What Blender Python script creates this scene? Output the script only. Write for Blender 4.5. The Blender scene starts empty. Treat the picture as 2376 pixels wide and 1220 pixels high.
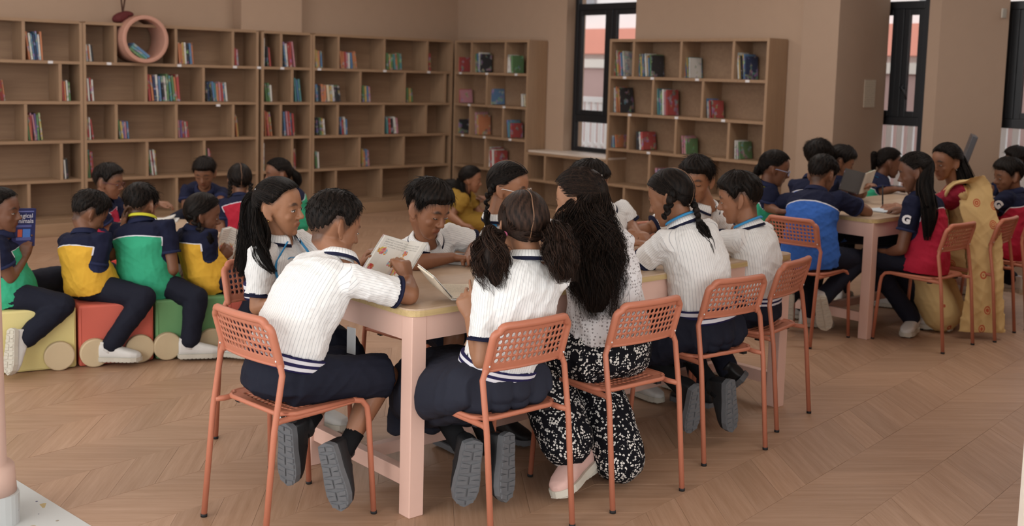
import bpy, math, random
import numpy as np
from mathutils import Vector, Matrix
rnd = random.Random(7)
R = math.radians
scene = bpy.context.scene
COL = scene.collection
sin, cos, pi = math.sin, math.cos, math.pi

# ------------------------------------------------------------------ camera
PPX, PPY, FOC, CAMH = 1188.0, 440.0, 2557.64, 1.61
PITCH, ROLL, YAW = R(6.0077), R(1.5592), R(48.489)
_fh = np.array([cos(YAW), sin(YAW), 0.]); _rh = np.array([sin(YAW), -cos(YAW), 0.]); _z = np.array([0, 0, 1.])
_fw = cos(PITCH)*_fh - sin(PITCH)*_z; _u0 = sin(PITCH)*_fh + cos(PITCH)*_z
_r = cos(ROLL)*_rh + sin(ROLL)*_u0; _u = -sin(ROLL)*_rh + cos(ROLL)*_u0
CAM = np.array([0, 0, CAMH])
cam_data = bpy.data.cameras.new('camera'); cam = bpy.data.objects.new('camera', cam_data); COL.objects.link(cam)
M = Matrix.Identity(4)
for i in range(3):
    M[i][0] = _r[i]; M[i][1] = _u[i]; M[i][2] = -_fw[i]; M[i][3] = CAM[i]
cam.matrix_world = M
cam_data.sensor_fit = 'HORIZONTAL'; cam_data.sensor_width = 36.0
cam_data.lens = 36.0*FOC/2376.0
cam_data.shift_y = -(610.0-PPY)/2376.0
cam_data.clip_start = 0.05; cam_data.clip_end = 200
cam_data.dof.use_dof = True; cam_data.dof.focus_distance = 4.25; cam_data.dof.aperture_fstop = 3.2
scene.camera = cam

# ------------------------------------------------------------------ world, lamps, exposure
scene.view_settings.view_transform = 'Standard'; scene.view_settings.look = 'None'
scene.view_settings.gamma = 1.0; scene.view_settings.use_curve_mapping = False
scene.view_settings.exposure = EXPOSURE = 0.5
world = bpy.data.worlds.new('overcast_sky'); scene.world = world; world.use_nodes = True
wn = world.node_tree.nodes; wl = world.node_tree.links
wn['Background'].inputs['Color'].default_value = (0.93, 0.965, 1.0, 1)
wn['Background'].inputs['Strength'].default_value = 1.15
def area_lamp(name, loc, target, sx, sy, power, col):
    d = bpy.data.lights.new(name, 'AREA'); d.shape = 'RECTANGLE'; d.size = sx; d.size_y = sy; d.energy = power; d.color = col
    o = bpy.data.objects.new(name, d); COL.objects.link(o); o.location = loc
    o.rotation_euler = (Vector(target)-Vector(loc)).to_track_quat('-Z', 'Y').to_euler()
    return o
area_lamp('window_daylight', (-2.6, 3.0, 2.6), (2.6, 3.4, 0.7), 5.0, 2.6, 122, (1.0, 0.98, 0.95))
area_lamp('entrance_daylight', (2.0, -3.2, 2.7), (3.6, 3.0, 0.6), 5.0, 2.6, 105, (1.0, 0.98, 0.95))

for i_, (lx_, ly_) in enumerate(((3.2, 8.6), (6.2, 8.6), (6.9, 5.2), (1.0, 7.2), (4.2, 6.0), (6.4, 2.4))):  # added fill lamps, out of view, brightening the room's back and right
    area_lamp('ceiling_fill', (lx_, ly_, 3.26), (lx_, ly_, 0), 1.3, 1.3, 19, (1.0, .97, .93))

def ray(px, py):
    v = _fw*FOC + _r*(px-PPX) - _u*(py-PPY); return v/np.linalg.norm(v)
def P(px, py, z=0.):            # pixel -> point at height z
    v = ray(px, py); return CAM + v*((z-CAMH)/v[2])
def PV(px, py, y):              # pixel -> point on the plane y = const
    v = ray(px, py); return CAM + v*(y/v[1])
def PU(px, py, x):
    v = ray(px, py); return CAM + v*(x/v[0])
def RN(px, py, near):           # point on the ray closest to `near`
    v = ray(px, py); return CAM + v*np.dot(np.asarray(near, float)-CAM, v)
def A(*a): return np.array(a, float)
def nz(v): v = np.asarray(v, float); return v/(np.linalg.norm(v)+1e-12)
def yawv(d): return A(cos(R(d)), sin(R(d)), 0)

# ------------------------------------------------------------------ materials
def lin(c):
    if isinstance(c, str):
        c = c.lstrip('#'); c = [int(c[i:i+2], 16)/255 for i in (0, 2, 4)]
    return tuple(((x/12.92) if x <= .04045 else ((x+.055)/1.055)**2.4) for x in c)
class NT:
    def __init__(s, name):
        s.m = bpy.data.materials.new(name); s.m.use_nodes = True
        s.t = s.m.node_tree; s.n = s.t.nodes; s.b = s.n['Principled BSDF']
    def new(s, typ, **kw):
        o = s.n.new(typ)
        for k, v in kw.items():
            if k in o.inputs: s.set(o.inputs[k], v)
            else: setattr(o, k, v)
        return o
    def set(s, inp, v):
        if isinstance(v, bpy.types.NodeSocket): s.t.links.new(v, inp)
        elif isinstance(v, (tuple, list)) and len(v) == 3 and inp.type == 'RGBA': inp.default_value = (*v, 1)
        else: inp.default_value = v
    def math(s, op, a, b=0., c=0.):
        o = s.n.new('ShaderNodeMath'); o.operation = op
        s.set(o.inputs[0], a); s.set(o.inputs[1], b); s.set(o.inputs[2], c); return o.outputs[0]
    def mix(s, f, a, b, mode='MIX'):
        o = s.n.new('ShaderNodeMix'); o.data_type = 'RGBA'; o.blend_type = mode
        s.set(o.inputs[0], f); s.set(o.inputs[6], a); s.set(o.inputs[7], b); return o.outputs[2]
    def attr(s, name): o = s.n.new('ShaderNodeAttribute'); o.attribute_name = name; return o.outputs['Fac']
    def attrc(s, name): o = s.n.new('ShaderNodeAttribute'); o.attribute_name = name; return o.outputs['Color']
    def noise(s, vec, scale, detail=3, rough=.5):
        o = s.n.new('ShaderNodeTexNoise'); s.set(o.inputs['Vector'], vec); o.inputs['Scale'].default_value = scale
        o.inputs['Detail'].default_value = detail; o.inputs['Roughness'].default_value = rough; return o.outputs['Fac']
    def coord(s, which='Object', scale=(1, 1, 1)):
        c = s.n.new('ShaderNodeTexCoord'); mp = s.n.new('ShaderNodeMapping'); mp.inputs['Scale'].default_value = scale
        s.t.links.new(c.outputs[which], mp.inputs['Vector']); return mp.outputs[0]
    def ramp(s, f, stops):
        o = s.n.new('ShaderNodeValToRGB'); s.set(o.inputs[0], f); e = o.color_ramp.elements
        for i, (p, c) in enumerate(stops):
            el = e[i] if i < 2 else e.new(p)
            el.position = p; el.color = (*c, 1)
        return o.outputs[0]
    def bump(s, h, strength=.2, dist=.01):
        o = s.n.new('ShaderNodeBump'); s.set(o.inputs['Height'], h); o.inputs['Strength'].default_value = strength
        o.inputs['Distance'].default_value = dist; s.t.links.new(o.outputs[0], s.b.inputs['Normal'])
    def base(s, c, rough=.6, spec=.3, **kw):
        s.set(s.b.inputs['Base Color'], c); s.set(s.b.inputs['Roughness'], rough); s.b.inputs['Specular IOR Level'].default_value = spec
        for k, v in kw.items(): s.set(s.b.inputs[k], v)
        return s.m
MC = {}
def plain(col, rough=.6, spec=.3, var=.06, scale=30, bump=0., name=None, **kw):
    key = (col, rough, spec, var, scale, bump)
    if key in MC: return MC[key]
    t = NT(name or 'paint'); c = lin(col)
    n = t.noise(t.coord(), scale)
    cc = t.mix(n, tuple(x*(1-var) for x in c), tuple(min(1, x*(1+var)) for x in c))
    if bump: t.bump(n, bump, .004)
    MC[key] = t.base(cc, rough, spec, **kw); return MC[key]
def wood(name, c1, c2, axis=0, scale=6, rough=.45, var=0.):
    t = NT(name); sc = [scale*5]*3; sc[axis] = scale*.25
    co = t.coord('Object', tuple(sc))
    if var:
        oi = t.new('ShaderNodeObjectInfo'); ad = t.n.new('ShaderNodeVectorMath'); ad.operation = 'ADD'
        t.set(ad.inputs[0], co)
        cb = t.n.new('ShaderNodeCombineXYZ')
        for i in range(3): t.set(cb.inputs[i], t.math('MULTIPLY', oi.outputs['Random'], 37.+11*i))
        t.set(ad.inputs[1], cb.outputs[0]); co = ad.outputs[0]
    n = t.noise(co, 1., 5, .62); n2 = t.noise(co, 4.5, 3, .6)
    f = t.math('ADD', t.math('MULTIPLY', n, .7), t.math('MULTIPLY', n2, .3))
    c = t.ramp(f, [(.3, lin(c2)), (.7, lin(c1))])
    if var:
        v = t.math('MULTIPLY_ADD', oi.outputs['Random'], 2*var, 1-var)
        hs = t.n.new('ShaderNodeHueSaturation'); t.set(hs.inputs['Value'], v); t.set(hs.inputs['Color'], c); c = hs.outputs[0]
    t.bump(f, .08, .003)
    return t.base(c, rough, .35)

# ------------------------------------------------------------------ mesh builder
class MB:
    def __init__(s): s.V = []; s.Q = []; s.T = []; s.qm = []; s.tm = []; s.n = 0; s.attr = {}
    def add(s, V, Q=None, T=None, m=0):
        V = np.asarray(V, float).reshape(-1, 3)
        if Q is not None and len(Q): Q = np.asarray(Q, int).reshape(-1, 4); s.Q.append(Q+s.n); s.qm.append(np.full(len(Q), m))
        if T is not None and len(T): T = np.asarray(T, int).reshape(-1, 3); s.T.append(T+s.n); s.tm.append(np.full(len(T), m))
        s.V.append(V); s.n += len(V); return s
    def vcol(s, name, vals): s.attr.setdefault(name, []).append((s.n, np.asarray(vals, float)))
    def box(s, c, h, m=0, rot=None, ax=None):
        o = np.array([[x, y, z] for z in (-1, 1) for y in (-1, 1) for x in (-1, 1)], float)*np.asarray(h, float)
        if ax is not None: o = o @ np.asarray(ax, float)
        elif rot: o = o @ np.array(Matrix.Rotation(rot, 3, 'Z')).T
        return s.add(o+np.asarray(c, float), [[0, 2, 3, 1], [4, 5, 7, 6], [0, 1, 5, 4], [2, 6, 7, 3], [0, 4, 6, 2], [1, 3, 7, 5]], m=m)
    def bbox(s, lo, hi, m=0):
        lo = np.asarray(lo, float); hi = np.asarray(hi, float); return s.box((lo+hi)/2, (hi-lo)/2, m)
    def loft(s, C, AX, BX, n=12, p=1., caps=True, m=0):
        C = np.asarray(C, float); AX = np.asarray(AX, float); BX = np.asarray(BX, float); k = len(C)
        a = np.linspace(0, 2*pi, n, endpoint=False)
        ca = np.sign(np.cos(a))*np.abs(np.cos(a))**p; sa = np.sign(np.sin(a))*np.abs(np.sin(a))**p
        V = C[:, None]+AX[:, None]*ca[None, :, None]+BX[:, None]*sa[None, :, None]
        i = np.arange(k-1)[:, None]*n; j = np.arange(n)[None]; j2 = (j+1) % n
        Q = np.stack([i+j, i+j2, i+n+j2, i+n+j], -1).reshape(-1, 4)
        V = V.reshape(-1, 3); T = []
        if caps:
            V = np.vstack([V, C[0], C[-1]]); b = k*n
            T = [[b, (q+1) % n, q] for q in range(n)]+[[b+1, (k-1)*n+q, (k-1)*n+(q+1) % n] for q in range(n)]
        return s.add(V, Q, T, m)
    def tube(s, pts, r, n=10, caps=True, rounded=False, m=0, up=None, flat=1.):
        pts = np.asarray(pts, float); k = len(pts); r = np.full(k, r, float) if np.isscalar(r) else np.asarray(r, float)
        if rounded:
            d0 = nz(pts[0]-pts[1]); d1 = nz(pts[-1]-pts[-2])
            th = R(1)*np.array([25, 50, 75])
            pre = [pts[0]+d0*r[0]*sin(x) for x in th[::-1]]; post = [pts[-1]+d1*r[-1]*sin(x) for x in th]
            pts = np.vstack([pre, pts, post]); r = np.concatenate([[r[0]*cos(x) for x in th[::-1]], r, [r[-1]*cos(x) for x in th]]); k = len(pts)
        t = np.gradient(pts, axis=0); t /= np.linalg.norm(t, axis=1)[:, None]+1e-12
        u = np.asarray(up, float) if up is not None else (A(0, 0, 1) if abs(t[0][2]) < .9 else A(1, 0, 0))
        AX = np.zeros_like(pts); BX = np.zeros_like(pts)
        a = nz(np.cross(u, t[0]))
        for i in range(k):
            a = nz(a-t[i]*np.dot(a, t[i])); AX[i] = a*r[i]; BX[i] = np.cross(t[i], a)*r[i]*flat
        return s.loft(pts, AX, BX, n, 1., caps, m)
    def ell(s, c, ax, n=14, k=9, m=0):
        """ellipsoid: ax = 3 semi-axis vectors (rows)"""
        ax = np.asarray(ax, float); ax = np.diag(ax) if ax.ndim == 1 else ax
        th = np.linspace(-pi/2, pi/2, k+2)[1:-1]; c = np.asarray(c, float)
        C = [c+ax[2]*sin(t) for t in th]
        s.loft(C, [ax[0]*cos(t) for t in th], [ax[1]*cos(t) for t in th], n, 1., False, m)
        b = s.n-n*k
        s.add([c-ax[2], c+ax[2]])
        T = [[s.n-2, b+(q+1) % n, b+q] for q in range(n)]+[[s.n-1, b+(k-1)*n+q, b+(k-1)*n+(q+1) % n] for q in range(n)]
        s.T.append(np.array(T)); s.tm.append(np.full(len(T), m)); return s
    def prism(s, poly, z0, z1, m=0):
        """closed polygon (x,y) extruded in z"""
        poly = np.asarray(poly, float); k = len(poly)
        V = np.vstack([np.c_[poly, np.full(k, z0)], np.c_[poly, np.full(k, z1)]])
        Q = [[i, (i+1) % k, k+(i+1) % k, k+i] for i in range(k)]
        c = poly.mean(0); V = np.vstack([V, [*c, z0], [*c, z1]])
        T = [[2*k, (i+1) % k, i] for i in range(k)]+[[2*k+1, k+i, k+(i+1) % k] for i in range(k)]
        return s.add(V, Q, T, m)
    def mesh(s, name, origin=None, smooth=False):
        V = np.vstack(s.V); me = bpy.data.meshes.new(name)
        if origin is not None: V = V-np.asarray(origin, float)
        Q = np.vstack(s.Q) if s.Q else np.zeros((0, 4), int); T = np.vstack(s.T) if s.T else np.zeros((0, 3), int)
        loops = np.concatenate([Q.ravel(), T.ravel()]).astype(np.int32); nf = len(Q)+len(T)
        me.vertices.add(len(V)); me.vertices.foreach_set('co', V.astype(np.float32).ravel())
        me.loops.add(len(loops)); me.loops.foreach_set('vertex_index', loops)
        me.polygons.add(nf)
        st = np.concatenate([np.arange(len(Q))*4, len(Q)*4+np.arange(len(T))*3]).astype(np.int32)
        me.polygons.foreach_set('loop_start', st)
        mi = np.concatenate(s.qm+s.tm).astype(np.int32) if nf else np.zeros(0, np.int32)
        me.polygons.foreach_set('material_index', mi)
        me.polygons.foreach_set('use_smooth', np.full(nf, smooth, bool))
        for nm, lst in s.attr.items():
            arr = np.zeros(len(V), np.float32)
            for st_, v in lst: arr[st_:st_+len(v)] = v
            me.attributes.new(nm, 'FLOAT', 'POINT').data.foreach_set('value', arr)
        me.update(calc_edges=True); me.validate()
        return me
    def build(s, name, mats, parent=None, origin=None, smooth=False, bevel=0., auto=None):
        me = s.mesh(name, origin, smooth)
        return link(name, me, mats, parent, bevel)
def link(name, me, mats=None, parent=None, bevel=0.):
    if mats is not None and not len(me.materials):
        for m in (mats if isinstance(mats, (list, tuple)) else [mats]): me.materials.append(m)
    o = bpy.data.objects.new(name, me); COL.objects.link(o)
    if parent is not None: o.parent = parent
    if bevel:
        b = o.modifiers.new('bevel', 'BEVEL'); b.width = bevel; b.segments = 2; b.limit_method = 'ANGLE'
    return o
def tag(o, label=None, cat=None, group=None, kind=None):
    if label: o['label'] = label
    if cat: o['category'] = cat
    if group: o['group'] = group
    if kind: o['kind'] = kind
    return o
def empty(name, loc=(0, 0, 0), rz=0., label=None, cat=None, group=None):
    o = bpy.data.objects.new(name, None); COL.objects.link(o); o.empty_display_size = .05
    o.location = tuple(float(x) for x in loc); o.rotation_euler = (0, 0, rz); return tag(o, label, cat, group)
def copy_tree(o, parent=None):
    c = o.copy(); COL.objects.link(c)
    if parent is not None: c.parent = parent
    for ch in o.children: copy_tree(ch, c)
    return c
def struct(name, mb, mats, parent=None, **kw):
    o = mb.build(name, mats, parent, **kw); o['kind'] = 'structure'; return o
# ------------------------------------------------------------------ room
YW, XS, XW = 10.62, 8.393, 8.69          # bookcase front planes (left, right) and right wall
ROWS = [0.11, 0.48, 0.852, 1.222, 1.60, 1.98]
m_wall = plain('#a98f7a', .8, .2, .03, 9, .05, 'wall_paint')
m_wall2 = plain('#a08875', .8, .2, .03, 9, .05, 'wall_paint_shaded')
m_pink = plain('#d3b1a2', .6, .3, .03, 9, 0, 'pink_paint')
m_case = wood('oak_laminate', '#a08367', '#8a6d55', 0, 7)
m_casev = wood('oak_laminate_upright', '#a4876b', '#8f725a', 2, 7)
m_caseb = wood('oak_laminate_back', '#967a60', '#80644f', 0, 7)
m_edge = plain('#a78a63', .5, .3, .05, 20, 0, 'oak_edge')
m_black = plain('#1c1d20', .4, .4, .05, 20, 0, 'black_aluminium')
m_white = plain('#e6e4e0', .6, .3, .02, 20, 0, 'white_paint')
m_plank = wood('chevron_plank', '#b19078', '#98765c', 0, 9, .42, .07)
# planks: floor base, chevron boards
b = MB(); b.bbox((-1.5, -4, -.06), (10, 12.5, -.009)); FL = struct('floor', b, plain('#8d6c52', .8, .1, .05, 10, 0, 'floor_joint'))
def chevron():
    ang = R(8.); ax = A(cos(ang), sin(ang)); pe = A(-sin(ang), cos(ang)); W = .305; L = .2; gap = .0006
    meshes = []
    for sgn in (1, -1):
        h = W/2-gap; l = L/2-gap
        sx = sgn*W/2
        poly = A([-l-sx, -h], [l-sx, -h], [l+sx, h], [-l+sx, h])
        # local x along the grain
        t = R(45)*sgn; c_, s_ = cos(-t), sin(-t)
        poly = np.c_[poly[:, 0]*c_-poly[:, 1]*s_, poly[:, 0]*s_+poly[:, 1]*c_]
        q = MB(); q.add(np.vstack([np.c_[poly, np.full(4, 0.)], np.c_[poly*1.004, np.full(4, -.009)]]), [[0, 1, 2, 3], [4, 5, 1, 0], [5, 6, 2, 1], [6, 7, 3, 2], [7, 4, 0, 3]])
        me = q.mesh('plank'); me.materials.append(m_plank); meshes.append((me, np.array(q.V[0]), t))
    items = []
    for k in range(-4, 40):
        for i in range(-20, 70):
            s_ = 1 if k % 2 == 0 else -1
            off = (i+.5)*L
            c = ax*off+pe*(1.27+W*(k+.5)-.02)
            if c[0] < 1.1 or c[0] > 8.75 or c[1] > 10.7 or c[1] < .9: continue
            v = np.array([c[0], c[1], -CAMH]); d = v @ _fw
            u = FOC*(v @ _r)/d+PPX; w = PPY-FOC*(v @ _u)/d
            if d < .5 or u < -250 or u > 2650 or w > 1520: continue
            items.append((d, c, s_))
    items.sort(key=lambda t: t[0])
    rest = MB()
    for n, (d, c, s_) in enumerate(items):
        me, V, t = meshes[0 if s_ > 0 else 1]
        if n < 300:
            o = bpy.data.objects.new('plank', me); COL.objects.link(o); o.parent = FL
            o.location = (c[0], c[1], rnd.uniform(-.0004, .0003)); o.rotation_euler = (0, 0, ang+t); o['kind'] = 'structure'
        else:
            a = ang+t; Rm = np.array(Matrix.Rotation(a, 3, 'Z'))
            rest.add(V @ Rm.T+A(c[0], c[1], 0), [[0, 1, 2, 3], [4, 5, 1, 0], [5, 6, 2, 1], [6, 7, 3, 2], [7, 4, 0, 3]], m=0)
            ca_, sa_ = cos(a), sin(a)
            k = rnd.random(); L_ = V
            for nm, val in (('gx', L_[:, 0]+k*31), ('gy', L_[:, 1]+k*17), ('gr', np.full(len(V), k))):
                rest.attr.setdefault(nm, []).append((rest.n-len(V), val))
    t = NT('chevron_plank_far')
    cb = t.new('ShaderNodeCombineXYZ'); t.set(cb.inputs[0], t.math('MULTIPLY', t.attr('gx'), 2.25)); t.set(cb.inputs[1], t.math('MULTIPLY', t.attr('gy'), 45.))
    n1 = t.noise(cb.outputs[0], 1., 5, .62)
    c = t.ramp(n1, [(.3, lin('#98765c')), (.7, lin('#b19078'))])
    hs = t.new('ShaderNodeHueSaturation'); t.set(hs.inputs['Value'], t.math('MULTIPLY_ADD', t.attr('gr'), .14, .93)); t.set(hs.inputs['Color'], c)
    o = rest.build('far_planks', t.base(hs.outputs[0], .42, .35), FL); o['kind'] = 'stuff'
chevron()
# walls and ceiling
b = MB(); b.bbox((-1.5, YW+.31, 0), (XW+.3, YW+.5, 3.3)); struct('wall_left', b, m_wall)
b = MB(); b.bbox((5.63, YW+.22, 0), (6.55, YW+.31, 3.3)); 
b2 = MB(); b2.bbox((5.62, YW+.12, 1.99), (6.35, YW+.31, 3.3)); struct('trim_1', b2, m_wall)
b = MB(); b.bbox((-6, -6, 3.3), (XW+.3, 12, 3.4)); struct('ceiling', b, plain('#e9e2da', .9, .1, .02, 5, 0, 'ceiling_paint'))
# right wall: solid pieces around window 1, piers beside windows 2 and 3
W1 = (7.93, 8.97)                       # opening in y
b = MB(); b.bbox((XW, W1[1], 0), (XW+.3, YW+.4, 3.3)); b.bbox((XW, 5.5, 0), (XW+.3, W1[0], 3.3)); b.bbox((XW, W1[0], 0), (XW+.3, W1[1], .70))
b.bbox((XW, W1[0], 2.62), (XW+.3, W1[1], 3.3)); struct('wall_right', b, m_wall)
p1a = PU(1849, 300, XW-.12); p1b = PU(1933, 300, XW-.12)
WX = 9.35                                # plane of windows 2 and 3
p1c = PU(2048, 300, WX-.02)
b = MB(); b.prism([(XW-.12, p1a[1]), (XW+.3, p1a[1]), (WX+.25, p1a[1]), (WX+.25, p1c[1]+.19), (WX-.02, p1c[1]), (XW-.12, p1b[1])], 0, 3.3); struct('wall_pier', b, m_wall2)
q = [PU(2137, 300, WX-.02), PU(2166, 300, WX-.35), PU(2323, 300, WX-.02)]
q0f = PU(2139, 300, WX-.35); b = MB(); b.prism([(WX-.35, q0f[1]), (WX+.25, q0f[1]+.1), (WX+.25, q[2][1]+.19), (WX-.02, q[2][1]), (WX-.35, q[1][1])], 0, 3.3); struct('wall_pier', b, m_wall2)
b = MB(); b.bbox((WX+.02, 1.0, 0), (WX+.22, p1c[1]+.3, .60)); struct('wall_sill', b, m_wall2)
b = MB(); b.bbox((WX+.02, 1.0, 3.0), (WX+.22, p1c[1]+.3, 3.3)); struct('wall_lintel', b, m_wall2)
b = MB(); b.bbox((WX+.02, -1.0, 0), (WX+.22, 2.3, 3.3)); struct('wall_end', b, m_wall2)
m_glass = NT('window_glass'); m_glass.b.inputs['Transmission Weight'].default_value = 1.0
m_glass = m_glass.base((1, 1, 1), .0, .5, IOR=1.02)
def window(n, x, y0, y1, z0, zb, zt, z1, mull, handle=False):
    """black aluminium window: fixed pane below, two casements, transom pane"""
    w = empty('window_%d' % n, (x, (y0+y1)/2, z0)); w['kind'] = 'structure'
    t = .05; oy = (y0+y1)/2
    def bar(nm, ya, yb, za, zb_, d=.03, par=w):
        q = MB(); q.bbox((-d, ya-oy, za-z0), (d, yb-oy, zb_-z0)); o = q.build(nm, m_black, par, bevel=.004); o['kind'] = 'structure'; return o
    bar('stile', y0, y0+t, z0, z1); bar('stile', y1-t, y1, z0, z1)
    bar('rail', y0+t, y1-t, z0, z0+t); bar('rail', y0+t, y1-t, zb-.04, zb+.04); bar('rail', y0+t, y1-t, zt-.035, zt+.035); bar('rail', y0+t, y1-t, z1-t, z1)
    bar('mullion', mull-.03, mull+.03, zb+.04, zt-.035)
    sf = .055
    for k, (a, c) in enumerate(((y0+t, mull-.03), (mull+.03, y1-t))):
        s = empty('casement', (0, 0, 0)); s.parent = w; s['kind'] = 'structure'
        for nm, ya, yb, za, zc in (('sash_stile', a, a+sf, zb+.04, zt-.035), ('sash_stile', c-sf, c, zb+.04, zt-.035), ('sash_rail', a+sf, c-sf, zb+.04, zb+.04+sf), ('sash_rail', a+sf, c-sf, zt-.035-sf, zt-.035)):
            bar(nm, ya, yb, za, zc, .022, s)
        q = MB(); q.bbox((-.003, a+sf-oy, zb+.04+sf-z0), (.003, c-sf-oy, zt-.035-sf-z0)); o = q.build('pane', m_glass, s); o['kind'] = 'structure'
        if handle and k == 0:
            q = MB(); q.tube([(-.03, c-sf/2-oy, 1.58-z0), (-.07, c-sf/2-oy, 1.58-z0), (-.075, c-sf/2-.04-oy, 1.55-z0), (-.075, c-sf/2-.07-oy, 1.47-z0)], [.012, .012, .011, .008], 8); q.box((-.03, c-sf/2-oy, 1.58-z0), (.012, .014, .03))
            o = q.build('handle', m_black, s, smooth=True); o['kind'] = 'structure'
    for za, zc in ((z0+t, zb-.04), (zt+.035, z1-t)):
        q = MB(); q.bbox((-.003, y0+t-oy, za-z0), (.003, y1-t-oy, zc-z0)); o = q.build('pane', m_glass, w); o['kind'] = 'structure'
    return w
window(1, XW+.16, W1[0], W1[1], .76, 1.13, 2.37, 2.62, 8.42)
w2r = PU(2140, 300, WX+.07)[1]
window(2, WX+.1, w2r, w2r+1.02, .62, 1.27, 2.33, 3.0, (PU(2088, 150, WX+.1)[1]), True)
w3b = q[2][1]+.22
window(3, WX+.1, w3b-1.15, w3b, .62, 1.30, 2.30, 2.85, PU(2350, 200, WX+.1)[1])
b = MB(); b.bbox((XW-.29, W1[0]+.05, .735), (XW+.22, W1[1]+.26, .755)); struct('window_sill', b, plain('#cfc0b2', .35, .4, .02, 9, 0, 'pale_sill'), bevel=.003)
# exterior seen through the windows: railing, red-brown boundary wall, white and orange house
m_rail = plain('#f2f2f2', .5, .3, .02, 9, 0, 'white_railing'); m_mauve = plain('#a78a84', .8, .2, .16, 1.2, 0, 'weathered_render')
m_or = plain('#e59a86', .7, .2, .05, 3, 0, 'coral_paint'); m_hw = plain('#f0eeea', .7, .2, .03, 3, 0, 'white_render'); m_hg = plain('#9a9a9c', .5, .3, .05, 3, 0, 'grey_shutter')
b = MB(); b.bbox((XW+.35, -8, -.5), (40, 40, -.3)); struct('ground_outside', b, plain('#a09a92', .9, .1, .06, 2, 0, 'outside_paving'))
rail = empty('balcony_railing', (10.6, 7, -.3), 0, 'white metal railing of upright bars outside the windows', 'railing')
b = MB(); b.bbox((-.03, -7, 1.56), (.03, 7, 1.63)); b.build('top_rail', m_rail, rail)
b = MB(); b.bbox((-.015, -7, .98), (.015, 7, 1.02)); b.build('mid_rail', m_rail, rail)
b = MB(); b.bbox((-.018, -.03, 0), (.018, .03, 1.57)); bme = b.mesh('bar'); bme.materials.append(m_rail)
for i in range(110):
    o = bpy.data.objects.new('bar', bme); COL.objects.link(o); o.parent = rail; o.location = (0, -6.6+i*.12, 0)
bw = empty('boundary_wall', (14, 10, -.3), 0, 'weathered red-brown boundary wall behind the white railing', 'wall')
b = MB(); b.bbox((0, -14, 0), (.2, 16, 2.05)); b.build('wall_panel', m_mauve, bw)
b = MB(); b.bbox((-.05, -14, 2.05), (.25, 16, 2.2)); b.build('coping', plain('#cfc4ba', .8, .2, .05, 3, 0, 'cement_coping'), bw)
hs_ = empty('house', (20, 12, -.3), 0, 'white and coral house standing beyond the boundary wall', 'building')
b = MB(); b.bbox((0, -16, 0), (6, 18, 8)); b.build('house_wall', m_hw, hs_)
b = MB(); b.bbox((-.6, -16, 2.45), (0, 18, 3.05)); b.build('balcony_front', m_or, hs_)
b = MB(); b.bbox((-.65, -16, 5.2), (0, 18, 5.8)); b.build('balcony_front', m_or, hs_)
for yy in (-13, -9.5, -6, -2.6, .8, 4.2, 7.6):
    b = MB(); b.bbox((-.08, yy, 3.5), (.02, yy+1.5, 4.7)); f_ = b.build('house_window', m_hg, hs_)
    b = MB(); b.bbox((-.1, yy+.72, 3.5), (.0, yy+.78, 4.7)); b.build('window_bar', m_hw, f_)
# bookcases ------------------------------------------------------------
def board(nm, lo, hi, mat, par):
    q = MB(); q.bbox(lo, hi); return q.build(nm, mat, par)
TH = .028
def case_left(name, x0, x1, divs, label, depth=.3, endr=True):
    """unit standing on the left wall; divs = per row list of divider x"""
    root = empty(name, (x0, YW, 0), 0, label, 'bookcase', 'oak bookcases along the walls')
    w = x1-x0
    board('back_panel', (0, depth-.012, .1), (w, depth, 1.98), m_caseb, root)
    board('side_panel', (0, 0, 0), (TH, depth-.012, 1.98), m_casev, root); board('side_panel', (w-TH, 0, 0), (w, depth-.012, 1.98), m_casev, root)
    board('plinth', (TH, -.0, 0), (w-TH, .02, .1), m_case, root)
    for z in ROWS: board('shelf_board', (TH, 0, z-TH/2), (w-TH, depth-.012, z+TH/2), m_case, root)
    for r, ds in enumerate(divs):
        for d in ds: board('divider', (d-x0-TH/2, .004, ROWS[4-r]+TH/2), (d-x0+TH/2, depth-.014, ROWS[5-r]-TH/2), m_casev, root)
    return root
def lx(*p): return [PV(a, 100, YW)[0] for a in p]
U1 = case_left('bookcase', 2.35, 3.905, [lx(55), lx(139), lx(57), lx(139), lx(61)], 'oak bookcase at the far end of the long wall beside the pink column')
U2 = case_left('bookcase', 3.91, 5.76, [lx(268, 409, 541), lx(338.5, 472.6), lx(268.6, 409, 542), lx(340, 474), lx(270, 409)], 'wide oak bookcase with the pink tube in its top row')
U3 = case_left('bookcase', 5.795, 6.415, [lx(653), lx(679), lx(653), lx(680), lx(653)], 'narrow oak bookcase between two wide ones on the long wall')
U4 = case_left('bookcase', 6.42, 8.385, [lx(786, 893, 993), lx(838, 941.5, 1036), lx(786, 893, 992.5), lx(838, 941.5, 1036), lx(783, 890, 988)], 'oak bookcase on the long wall that ends in the room corner')
b = MB(); b.bbox((2.2, YW-.3, 0), (8.39, YW-.002, .12)); o = b.build('plinth_step', m_case, bevel=.004); tag(o, 'low oak step running along the foot of the long bookcases', 'step')
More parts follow.
